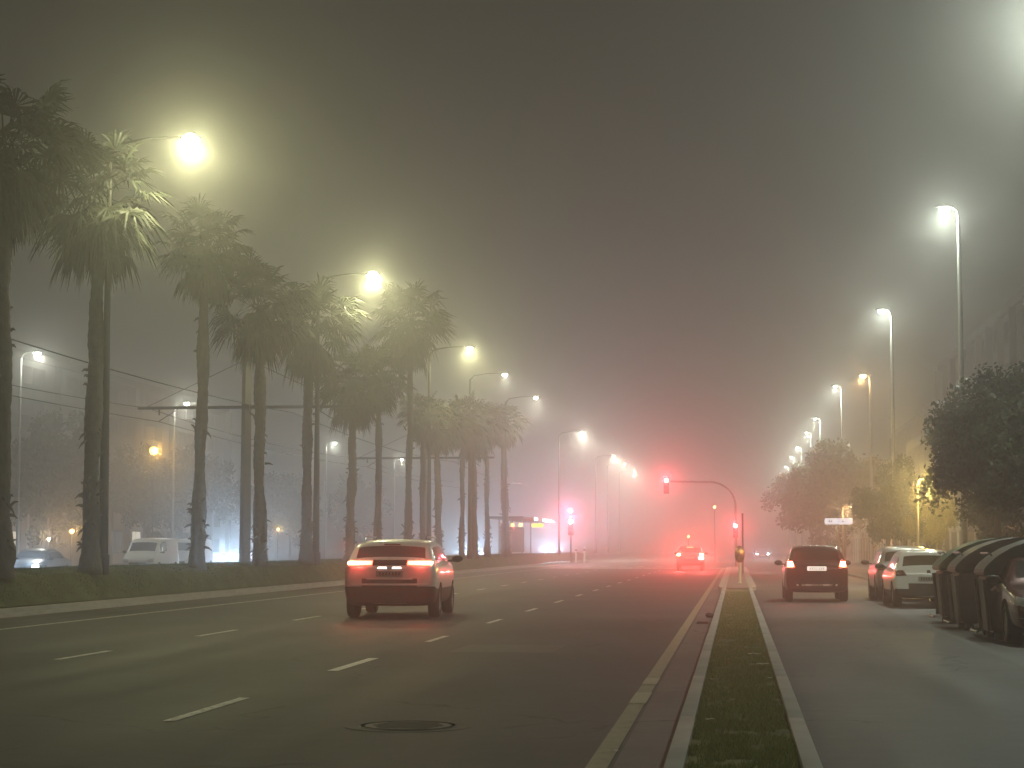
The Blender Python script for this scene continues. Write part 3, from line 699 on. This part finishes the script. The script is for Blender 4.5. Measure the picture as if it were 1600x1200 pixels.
            for j in range(nz):
                for i in range(nx): d.faces.new((G[j][i], G[j][i+1], G[j+1][i+1], G[j+1][i]))
            r = bmesh.ops.extrude_face_region(d, geom=d.faces[:])
            dv = {'rear': Vector((0, 1, 0)), 'front': Vector((0, -1, 0)), 'side': Vector((-s, 0, 0))}[face]
            bmesh.ops.translate(d, vec=dv*(off+.015), verts=[e for e in r['geom'] if isinstance(e, bmesh.types.BMVert)])
            o = obj(nm, d, m, par or t, 38, True)
        return o
    t_, wv = t, w
    for yw in P['wheels']:
        for s in (-1, 1): wheel(t, s*(w-.125), yw-L/2, P['rw'])
    # mirrors
    ym = P['mirror'][0]-L/2; zm = P['mirror'][1]
    for s in (-1, 1):
        bm = bmesh.new(); bmesh.ops.create_uvsphere(bm, u_segments=12, v_segments=8, radius=1, matrix=Matrix.Translation((s*(w+.10), ym, zm)) @ Matrix.Diagonal((.12, .08, .075, 1)))
        box(bm, (min(s*(w-.1), s*(w+.05)), ym-.02, zm-.06), (max(s*(w-.1), s*(w+.05)), ym+.02, zm-.02)); obj('wing_mirror', bm, P.get('mirm', M_TRIM), t)
    # lamps
    if P.get('tail'):
        for q in P['tail']:
            decal('tail_lamp', q, {'off': M_RED0}.get(tail, E_BR), mirror=True)
        if tail != 'off':
            for q in P['core']: decal('bulb_strip', q, E_BRC, off=.034, mirror=True)
            for s in (-1, 1): (light('POINT', 'brake_light', (s*P['tc'][0], -L/2-.12, P['tc'][1]), TAIL_W*tail*.03, (1, .07, .05), t, .08), light('SPOT', 'brake_beam', (s*P['tc'][0], -L/2-.14, P['tc'][1]), TAIL_W*tail*(1.9 if tail > 3 else .2), (1, .07, .06), t, .08, R(42 if tail > 3 else 64), 1, (R(90), 0, R(180))))
    if P.get('high') and tail != 'off': decal('high_brake_lamp', P['high'], E_BR if P.get('highon') else M_RED0, off=.02)
    if P.get('head'):
        for q in P['head']: decal('headlight', q, E_HL if head != 'off' else M_HL0, 'front', mirror=True)
        if head != 'off':
            for s in (-1, 1): light('SPOT', 'headlight_beam', (s*P['hc'][0], L/2+.14, P['hc'][1]), HEAD_W*head, (.5, .72, 1), t, .06, R(150), .8, (R(86), 0, 0))
    for nm, q, m, face in P.get('extra', []): decal(nm, q, m, face)
    if plate:
        z0 = P['plate']
        for face in ('rear', 'front'):
            pz = z0 if face == 'rear' else .45
            pl = decal('number_plate', [(-.26, pz), (.26, pz), (.26, pz+.11), (-.26, pz+.11)], P.get('platem', M_PLATE) if face == 'rear' else M_PLATE, face, .02, nx=4, nz=2)
            if face == 'rear':
                for k, x in enumerate((-.18, -.12, -.06, 0, .07, .13, .19)):
                    decal('plate_character', [(x-.017, pz+.025), (x+.017, pz+.025), (x+.017, pz+.085), (x-.017, pz+.085)], M_INK, face, .024, pl, 1, 1)
    if P.get('rails'):
        for s in (-1, 1):
            bm = bmesh.new(); tube(bm, [(s*w*.66, P['rails'][0]-L/2, P['rails'][2]-.03), (s*w*.66, P['rails'][0]-L/2+.15, P['rails'][2]+.05), (s*w*.66, P['rails'][1]-L/2-.15, P['rails'][2]+.05), (s*w*.66, P['rails'][1]-L/2, P['rails'][2]-.04)], .018, 8); obj('roof_rail', bm, M_CHR, t)
    if P.get('wiper', True):
        pass
    return t

def suv(w=.93, L=4.5, H=1.62, belt=1.04, zb=.32, hood=1.02, slope=.42, roofw=.80):
    st = [(0, belt-.10, belt-.16, .86, .9), (.05, belt-.02, belt-.08, .93, .9), (.12, belt+.03, belt-.03, .965, .9), (.20, belt+.07, belt, .98, .88),
          (slope+.06, H-.10, belt+.01, 1, roofw+.02), (slope+.16, H-.035, belt+.01, 1, roofw), (1.3, H, belt, 1, roofw), (2.05, H+.01, belt-.01, 1, roofw), (2.75, H-.05, belt-.02, 1, roofw), (2.95, H-.12, belt-.02, 1, roofw),
          (3.62, hood+.10, belt-.04, .99, .90), (3.74, hood+.03, belt-.05, .99, .90), (4.15, hood-.08, belt-.14, .95, .88), (L-.10, hood-.20, belt-.24, .90, .85), (L, hood-.32, belt-.36, .82, .82)]
    return dict(w=w, L=L, zb=zb, st=st, glass=dict(side=(4, 5, 6, 7, 8, 9), rear=(3,), front=(9,)), clad=True, cladj=3, rw=.34, wheels=(.85, 3.55), mirror=(3.3, belt+.06), plate=.78)
M_STRIP = mat('strip_gleam_paint', (.85, .84, .82), .45, var=.03)  # pale non-metal colour, painted in place of the chrome's bright reflection
M_SILVER = mat('silver_paint', (.72, .72, .71), .32, metal=.3, var=.04, coat=.6)
M_MAROON = mat('maroon_paint', (.028, .011, .011), .28, metal=.2, var=.05, coat=.8)
M_WPAINT = mat('white_paint', (.8, .79, .76), .3, var=.03, coat=.6)
M_GPAINT = mat('pale_grey_paint', (.36, .34, .32), .3, metal=.4, var=.03, coat=.6)
M_DPAINT = mat('dark_red_paint', (.13, .03, .028), .25, metal=.3, var=.05, coat=.8)
# 1 silver SUV braking
P = suv(belt=1.14, zb=.25); P.update(lo=.37, cladj=3, tail=[[(.34, 1.10), (.88, 1.08), (.86, 1.19), (.34, 1.18)]], core=[[(.38, 1.125), (.83, 1.115), (.83, 1.165), (.38, 1.165)]], tc=(.62, 1.14), high=[(-.16, 1.50), (.16, 1.50), (.16, 1.525), (-.16, 1.525)], plate=.86, platem=mat('plate_dim', (.25, .25, .24), .5),
    extra=[('bumper_strip', [(-.74, .68), (.74, .68), (.76, .72), (-.76, .72)], M_STRIP, 'rear'), ('tailgate_strip', [(-.46, .80), (.46, .80), (.44, .83), (-.44, .83)], M_STRIP, 'rear'), ('lamp_band', [(-.34, 1.09), (.34, 1.09), (.34, 1.20), (-.34, 1.20)], M_GL, 'rear'), ('plate_lamp', [(-.24, 1.02), (-.05, 1.02), (-.06, 1.06), (-.22, 1.06)], E_PL, 'rear'), ('plate_lamp', [(.05, 1.02), (.24, 1.02), (.22, 1.06), (.06, 1.06)], E_PL, 'rear'),
           ('reflector', [(.66, .47), (.84, .47), (.84, .50), (.66, .50)], M_RED0, 'rear'), ('reflector', [(-.84, .47), (-.66, .47), (-.66, .50), (-.84, .50)], M_RED0, 'rear')],
    head=[[(.5, .72), (.78, .74), (.76, .82), (.5, .80)]], hc=(.65, .78), rails=(.9, 2.9, 1.62))
car('silver_car', 'silver car braking in the middle lane with red lamps glowing', 'car', (-7.36, 42.3, 0), R(3), P, M_SILVER, tail=1.0).scale = (1.08, 1.05, 1.03)
# 2 dark red compact SUV
P = suv(.88, 4.15, 1.56, 1.02, .25, .98, .36, .76); P.update(clad=False, rw=.33, wheels=(.72, 3.3), tail=[[(.60, .96), (.82, .94), (.80, 1.12), (.66, 1.12)]], core=[[(.64, .975), (.79, .975), (.78, 1.10), (.66, 1.10)]], tc=(.7, 1.03), plate=.86, platem=emis('glowing_plate', (1, .93, .82), 1.1),  # the rear number plate glows by itself in place of plate lamps
    extra=[('bumper_strip', [(-.55, .44), (.55, .44), (.56, .49), (-.56, .49)], M_STRIP, 'rear'), ('bumper_panel', [(-.6, .40), (.6, .40), (.62, .56), (-.62, .56)], M_TRIM, 'rear')], head=[[(.5, .7), (.76, .72), (.74, .8), (.5, .78)]], hc=(.62, .75), mirror=(2.95, 1.05))
P['st'] = [(y*(4.15/4.5) if y > .5 else y, a, b, c, d) for y, a, b, c, d in P['st']]; P['extra'].reverse()
car('dark_red_car', 'dark red car driving up the right side road, tail lamps lit', 'car', (2.2, 55.7, 0), 0, P, M_MAROON, tail=1.0)
# 3 white hatchback, parked
P = suv(.86, 3.95, 1.44, .93, .22, .88, .36, .74); P.update(clad=True, cladj=3, lo=.18, rw=.31, wheels=(.62, 3.1), tail=[[(.54, .80), (.83, .78), (.82, .92), (.62, .93)]], core=[], tc=(.7, .95), plate=.66, platem=mat('plate_grey', (.3, .3, .28), .5),
    head=[[(.5, .62), (.76, .66), (.74, .76), (.5, .72)]], hc=(.62, .7), mirror=(2.75, 1.0), mirm=M_TRIM, extra=[('badge', [(-.05, .86), (.05, .86), (.04, .93), (-.04, .93)], M_CHR, 'rear'), ('tow_cover', [(-.13, .53), (.13, .53), (.11, .56), (-.11, .56)], M_TRIM, 'rear')])
P['st'] = [(y*(3.95/4.5) if y > .5 else y, a, b, c, d) for y, a, b, c, d in P['st']]
car('white_hatchback', 'white hatchback parked beside the recycling bins, lamps off', 'car', (4.72, 50.8, 0), R(1), P, M_WPAINT)
# 4 grey estate ahead of it
P = suv(.88, 4.5, 1.53, 1.0, .28, .95, .40, .76); P.update(clad=False, tail=[[(.6, .86), (.84, .86), (.82, 1.0), (.64, 1.0)]], core=[], tc=(.7, .95), rails=(.8, 2.9, 1.53), head=[[(.5, .66), (.78, .7), (.76, .8), (.5, .76)]], hc=(.62, .7), mirm=M_TRIM)
car('grey_estate', 'pale grey estate with roof rails parked ahead of the white hatchback', 'car', (4.75, 56.6, 0), 0, P, M_GPAINT)
# 5 dark red saloon facing the camera
def saloon(w=.88, L=4.5, H=1.42):
    st = [(0, .80, .74, .84, .85), (.08, .92, .86, .92, .85), (.2, .97, .92, .96, .85), (.75, 1.02, .95, 1, .86), (1.25, H-.10, .95, 1, .78), (1.45, H-.03, .95, 1, .74), (1.9, H, .95, 1, .74), (2.4, H, .94, 1, .74), (2.75, H-.06, .94, 1, .75),
          (3.45, .98, .91, 1, .88), (3.6, .93, .88, .99, .88), (4.0, .86, .80, .96, .86), (L-.12, .76, .70, .90, .84), (L, .62, .56, .80, .8)]
    return dict(w=w, L=L, zb=.20, st=st, glass=dict(side=(4, 5, 6, 7), rear=(3,), front=(8,)), clad=False, rw=.32, wheels=(.9, 3.62), mirror=(3.2, .99), plate=.72, mirm=M_TRIM, tail=[[(.55, .78), (.82, .78), (.80, .88), (.6, .88)]], core=[], tc=(.7, .8), head=[[(.52, .58), (.80, .62), (.76, .75), (.56, .70)]], hc=(.65, .65),
                extra=[('grille', [(-.42, .44), (.42, .44), (.46, .62), (-.46, .62)], M_TRIM, 'front'), ('lower_strip', [(.45, .40), (.78, .42), (.78, .435), (.45, .415)], M_CHR, 'front')])
car('dark_red_saloon', 'dark red saloon at the right picture edge, its front facing the camera', 'car', (5.02, 32.2, 0), R(180), saloon(), M_DPAINT)
# 6 car waiting at the signal
P = suv(.9, 4.3, 1.6, 1.05); P.update(tail=[[(.60, .94), (.86, .92), (.84, 1.10), (.64, 1.10)]], core=[[(.62, .95), (.85, .94), (.83, 1.09), (.66, 1.09)]], tc=(.72, 1.02), high=[(-.22, 1.44), (.22, 1.44), (.22, 1.54), (-.22, 1.54)], highon=True, mirror=(3.3, 1.1), extra=[('reverse_lamp', [(.56, .72), (.86, .72), (.86, .86), (.56, .86)], emis('reverse_white', (1, .9, .95), 12), 'rear')])
car('stopped_car', 'car stopped far ahead under the red signal, all brake lamps glowing', 'car', (-2.95, 127, 0), 0, P, mat('red_grey_paint', (.12, .1, .1), .4), tail=6)
# 7 far left oncoming vehicles
def van():
    st = [(0, 1.9, 1.1, .93, .9), (.06, 1.97, 1.15, .97, .88), (.5, 2.0, 1.2, 1, .86), (2.6, 2.0, 1.2, 1, .86), (3.1, 1.93, 1.2, 1, .84), (3.3, 1.85, 1.18, 1, .84), (3.9, 1.22, 1.12, .98, .88), (4.05, 1.13, 1.06, .97, .88), (4.45, 1.0, .9, .93, .86), (4.6, .75, .68, .86, .84)]
    return dict(w=.95, L=4.6, zb=.25, st=st, glass=dict(side=(3, 4), rear=(), front=(5,)), clad=False, rw=.33, wheels=(.8, 3.75), mirror=(3.55, 1.25), plate=.6, mirm=M_TRIM, tail=[[(.8, .9), (.9, .9), (.88, 1.3), (.8, 1.3)]], core=[], tc=(.8, 1), head=[[(.5, .72), (.86, .74), (.82, .92), (.56, .86)]], hc=(.68, .8), extra=[('grille', [(-.45, .5), (.45, .5), (.48, .7), (-.48, .7)], M_TRIM, 'front')])
car('white_van', 'white van standing on the far road beyond the grass bank', 'van', (-31.2, 100.5, 0), R(180), van(), mat('van_white', (.75, .76, .78), .4, var=.03))
P = van(); P['L'] = 4.6; car('white_delivery_van', 'second pale van half hidden behind the third palm trunk', 'van', (-31.6, 109, 0), R(180), P, mat('van_pale', (.6, .62, .65), .4, var=.03))
car('dark_saloon', 'dark car with small headlights at the far left beyond the bank', 'car', (-31.5, 84.5, 0), R(180), saloon(.9, 4.4, 1.45), mat('dark_car_paint', (.04, .045, .055), .3, coat=.6), tail='off', head=.18)
h1 = 'oncoming traffic with blue-white headlights'
car('oncoming_car', 'oncoming car with dazzling headlights beside the tram mast', 'car', (-31.6, 121.5, .1), R(180), saloon(), M_GPAINT, h1, head=1.5)
car('oncoming_car', 'oncoming car whose headlights show between the last thin palms', 'car', (-27.8, 206, 0), R(180), saloon(), M_GPAINT, h1, head=3)
car('oncoming_car', 'oncoming car with blue-white headlights right of the last palm', 'car', (-20.2, 214, 0), R(180), saloon(), M_GPAINT, h1, head=4.5)
car('oncoming_car', 'tiny distant car with headlights right of the median signal', 'car', (3.2, 238, 0), R(180), saloon(), M_DPAINT, h1, head=.2)

# ------------------------------------------------------------------ traffic signals
M_SIG = mat('signal_black', (.02, .022, .02), .5); M_LENS0 = mat('lens_dark', (.03, .03, .02), .3)
E_SR = emis('signal_red', (1, .12, .10), 20); E_SRC = emis('signal_core', (1, .62, .55), 34)
def head_at(t, x, z, s=1.0, y=-.15, power=60, lit=0):
    """three-lens housing hanging at x,z (z = red lens)"""
    bm = bmesh.new(); box(bm, (x-.16*s, y, z-.78*s), (x+.16*s, y+.2, z+.18*s), bev=.03); h = obj('signal_housing', bm, M_SIG, t)
    for k in range(3):
        zc = z-k*.30*s
        bm = bmesh.new(); lathe(bm, [(.115*s, 0), (.10*s, .03), (.05*s, .045)], 18, Matrix.Translation((x, y-.002, zc)) @ Matrix.Rotation(PI/2, 4, 'X')); obj('signal_lens', bm, E_SRC if k == lit else M_LENS0, h)
        bm = bmesh.new()   # visor
        for a in range(9):
            an = R(10+a*20); an2 = R(10+(a+1)*20)
            if a == 8: break
            v = [bm.verts.new((x+math.cos(q)*.13*s, yy, zc+math.sin(q)*.13*s)) for q, yy in ((an, y-.002), (an2, y-.002), (an2, y-.16), (an, y-.16))]; bm.faces.new(v)
        obj('visor', bm, M_SIG, h)
    light('SPOT', 'red_lamp', (x, y-.22, z), power, (1, .07, .10), t, .1, R(38), 1, (R(90), 0, R(180)))
t = thing('traffic_signal', 'tall curved-arm signal on the median showing red', 'traffic light', (0, 142, .1))
bm = bmesh.new(); pts = [(0, 0, 0), (0, 0, 4.4)]+[(-1.9*(1-math.cos(a)), 0, 4.4+1.78*math.sin(a)) for a in np.linspace(.15, PI/2, 9)]+[(-4.75, 0, 6.22)]
tube(bm, pts, [.09, .08]+[.065]*10, 10); obj('pole', bm, mat('signal_pole', (.09, .085, .075), .5, metal=.4), t)
head_at(t, -5.05, 6.3, 1.25, power=2500); head_at(t, -.02, 2.95, 1.1, power=1900)
bm = bmesh.new(); box(bm, (-5.5, -.1, 7.92), (-4.7, -.05, 8.06)); 
bm.free()
t = thing('traffic_signal', 'red signal on a short post by the distant left shelter', 'traffic light', (-15.2, 178, .1))
bm = bmesh.new(); tube(bm, [(0, 0, 0), (0, 0, 4.2)], .07, 8); obj('pole', bm, M_SIG, t); head_at(t, 0, 3.75, 1.6, power=5000)
bm = bmesh.new(); bmesh.ops.create_icosphere(bm, subdivisions=2, radius=.2); o = obj('beacon', bm, emis('beacon_violet', (.95, .8, 1), 14), t); o.location = (0, -.1, 4.75); light('POINT', 'beacon_light', (0, -.4, 4.75), 900, (.75, .5, 1), t, .1)
for x, y, z, lab in ((-5.0, 205, 2.6, 'small amber signal light above the stopped car'), (-2.05, 190, 5.4, 'amber warning light in the fog left of the median signal')):
    t = thing('warning_light', lab, 'warning light', (x, y, .02)); bm = bmesh.new(); tube(bm, [(0, 0, 0), (0, 0, z)], .05, 8); obj('pole', bm, M_SIG, t)
    bm = bmesh.new(); box(bm, (-.16, -.1, z-.18), (.16, .1, z+.2), bev=.03); obj('signal_housing', bm, M_SIG, t)
    bm = bmesh.new(); bmesh.ops.create_icosphere(bm, subdivisions=2, radius=.15); o = obj('amber_lens', bm, emis('amber', (1, .6, .2), 8), t); o.location = (0, -.12, z)
# thin dark post and bollard on the median nose
t = thing('sign_post', 'thin dark post standing on the median behind the bollard', 'post', (.36, 104, .11)); bm = bmesh.new(); tube(bm, [(0, 0, 0), (0, 0, 3.2)], .05, 8); obj('pole', bm, M_SIG, t)
bm = bmesh.new(); box(bm, (-.02, -.2, 2.3), (.02, .2, 3.15)); obj('sign_plate', bm, M_DARK, t)
t = thing('median_bollard', 'bronze oval-headed bollard on the paved end of the median', 'bollard', (.14, 76.2, .1))
bm = bmesh.new(); tube(bm, [(0, 0, 0), (0, 0, .05), (0, 0, .9)], [.09, .055, .05], 12); obj('post', bm, mat('bollard_white', (.65, .6, .5), .4, var=.1), t)
bm = bmesh.new(); bmesh.ops.create_uvsphere(bm, u_segments=18, v_segments=12, radius=1, matrix=Matrix.Translation((0, 0, 1.12)) @ Matrix.Diagonal((.2, .13, .34, 1))); obj('head', bm, mat('bronze', (.42, .27, .12), .25, metal=.85, var=.2), t)
bm = bmesh.new(); bmesh.ops.create_uvsphere(bm, u_segments=18, v_segments=12, radius=1, matrix=Matrix.Translation((-.02, -.05, 1.13)) @ Matrix.Diagonal((.13, .10, .24, 1))); obj('reflector', bm, mat('gold_reflector', (.6, .42, .2), .2, metal=.9, var=.2), t)
# ------------------------------------------------------------------ tram shelter
t = thing('tram_shelter', 'distant tram shelter with lit white roof edge and amber displays', 'shelter', (-17.3, 160, .8))
bm = bmesh.new(); box(bm, (-1.6, -14, 2.9), (1.2, 12, 3.05)); obj('roof', bm, M_DARK, t, 20)
for y in (-12, -4, 4, 11):
    bm = bmesh.new(); tube(bm, [(-.9, y, 0), (-.9, y, 2.9)], .06, 8); obj('post', bm, M_POLE, t)
for (y0, y1) in ((-6, -4.2), (1.0, 8.5)):
    bm = bmesh.new(); box(bm, (1.2, y0, 2.86), (1.28, y1, 3.08)); obj('light_strip', bm, emis('strip_white', (1, .95, .85), 7), t, 20)
for (x, y, w_, c) in ((-.55, -6, .14, (1, .72, .2)), (.1, -6, .16, (1, .74, .3)), (1.05, -2, .46, (1, .68, .02))):
    bm = bmesh.new(); box(bm, (x-w_, y-.05, 2.35), (x+w_, y+.05, 2.62), bev=.03); obj('display_screen', bm, emis('display_amber', c, 4), t)
    bm = bmesh.new(); box(bm, (x-.03, y-.02, 2.62), (x+.03, y+.02, 2.9)); obj('hanger', bm, M_DARK, t)
bm = bmesh.new(); box(bm, (-1.2, -10, .3), (-1.16, 8, 2.4)); obj('back_panel', bm, M_WIN, t)
light('POINT', 'strip_glow', (1.6, 4, 2.7), 150, (1, .9, .8), t, .3)
for x, lab in ((-14.9, 'white bollard below the distant red signal'), (-14.1, 'white bollard right of the distant red signal')):
    t = thing('white_bollard', lab, 'bollard', (x, 180, .02)); bm = bmesh.new(); tube(bm, [(0, 0, 0), (0, 0, 1.5), (0, 0, 1.55)], [.10, .09, .04], 10); obj('post', bm, mat('bollard_paint', (.8, .78, .75), .4, var=.05), t)
    bm = bmesh.new(); tube(bm, [(0, 0, 1.15), (0, 0, 1.3)], .104, 10); obj('band', bm, M_RED0, t)

# ------------------------------------------------------------------ recycling bins
M_BIN = mat('bin_plastic', (.115, .108, .098), .5, var=.2, scale=3); M_LID = [mat('lid_'+n, c, .5, var=.15) for n, c in (('dark', (.07, .066, .058)), ('brown', (.07, .06, .053)), ('green', (.02, .07, .03)))]
def bin_(x, y, k, lab, L=1.25):
    t = thing('recycling_bin', lab, 'recycling bin', (x, y, .0), 0, 'recycling bins at the kerb')
    def prism(prof, y0, y1, bev=.03):
        bm = bmesh.new(); a = [bm.verts.new((px, y0, pz)) for px, pz in prof]; b = [bm.verts.new((px, y1, pz)) for px, pz in prof]
        bm.faces.new(a); bm.faces.new(b[::-1]); n = len(prof)
        for i in range(n): bm.faces.new((a[i], b[i], b[(i+1) % n], a[(i+1) % n]))
        bmesh.ops.recalc_face_normals(bm, faces=bm.faces); bmesh.ops.bevel(bm, geom=bm.edges[:], offset=bev, segments=2, affect='EDGES'); return bm
    obj('body', prism([(.07, .12), (1.5, .12), (1.56, 1.2), (0, 1.02)], 0, L), M_BIN, t)
    lid = [(-.04, 1.04), (-.05, 1.12), (.02, 1.22), (.18, 1.36), (.42, 1.50), (.75, 1.62), (1.1, 1.68), (1.45, 1.68), (1.6, 1.6), (1.62, 1.22)]
    l_ = obj('lid', prism(lid, -.04, L+.04, .02), M_LID[k], t)
    bm = bmesh.new(); tube(bm, [(.12, .15, 1.36), (.06, .15, 1.4), (.06, L-.15, 1.4), (.12, L-.15, 1.36)], .02, 6); obj('lid_bar', bm, M_POLE, l_)
    for yy in (.06, L-.06):
        bm = bmesh.new(); tube(bm, [(.04, yy, .15), (-.03, yy, .98)], .035, 6); obj('rib', bm, mat('bin_rib', (.16, .145, .13), .4), t)
    for xx, yy in ((.2, .1), (1.4, .1), (.2, L-.1), (1.4, L-.1)):
        bm = bmesh.new(); lathe(bm, [(.08, 0), (.09, .03), (.07, .14)], 10, Matrix.Translation((xx, yy, 0))); obj('foot', bm, M_BIN, t)
    bm = bmesh.new(); tube(bm, [(-.12, .2, .16), (-.14, .2, .13), (-.14, L-.2, .13), (-.12, L-.2, .16)], .02, 6); obj('pedal', bm, M_POLE, t)
    return t
b1 = bin_(4.02, 31.9, 0, 'nearest dark recycling bin beside the dark red saloon', 1.25)
bm = bmesh.new()
for k in range(2): box(bm, (.10+k*0, -.012, .84-k*.16), (.24, -.004, .88-k*.16), Matrix.Rotation(R(0), 4, 'Y'))
bmesh.ops.rotate(bm, cent=(.17, 0, .78), matrix=Matrix.Rotation(R(-35), 3, 'Y'), verts=bm.verts)
obj('reflective_stripe', bm, mat('reflector_pale', (.6, .45, .38), .4), b1)
bin_(4.0, 35.8, 1, 'middle recycling bin with a grey-brown domed lid', 1.3)
bin_(4.0, 38.6, 2, 'farthest recycling bin with a green lid, next to the white hatchback', 1.3)

# ------------------------------------------------------------------ fog
bm = bmesh.new(); box(bm, (-320, -80, -1.2), (320, 660, 30))
hz = bpy.data.materials.new('fog'); hz.use_nodes = True; n = hz.node_tree.nodes; n.remove(n['Principled BSDF'])
pv = n.new('ShaderNodeVolumePrincipled'); pv.inputs['Color'].default_value = (.95, .94, .92, 1); pv.inputs['Density'].default_value = FOG_D; pv.inputs['Anisotropy'].default_value = FOG_G
pv.inputs['Density'].default_value = FOG_D*.6; pv.inputs['Anisotropy'].default_value = .70
pw = n.new('ShaderNodeVolumePrincipled'); pw.inputs['Color'].default_value = (.95, .94, .92, 1); pw.inputs['Density'].default_value = FOG_D*.4; pw.inputs['Anisotropy'].default_value = .94   # strong forward scatter, added to imitate lens glare round each lamp
ad = n.new('ShaderNodeAddShader'); hz.node_tree.links.new(pv.outputs[0], ad.inputs[0]); hz.node_tree.links.new(pw.outputs[0], ad.inputs[1])
hz.node_tree.links.new(ad.outputs[0], n['Material Output'].inputs['Volume'])
hz.cycles.homogeneous_volume = True
h = obj('haze', bm, hz, None, 0); h['kind'] = 'stuff'; h['label'] = 'pale night fog filling the whole street'; h['category'] = 'fog'
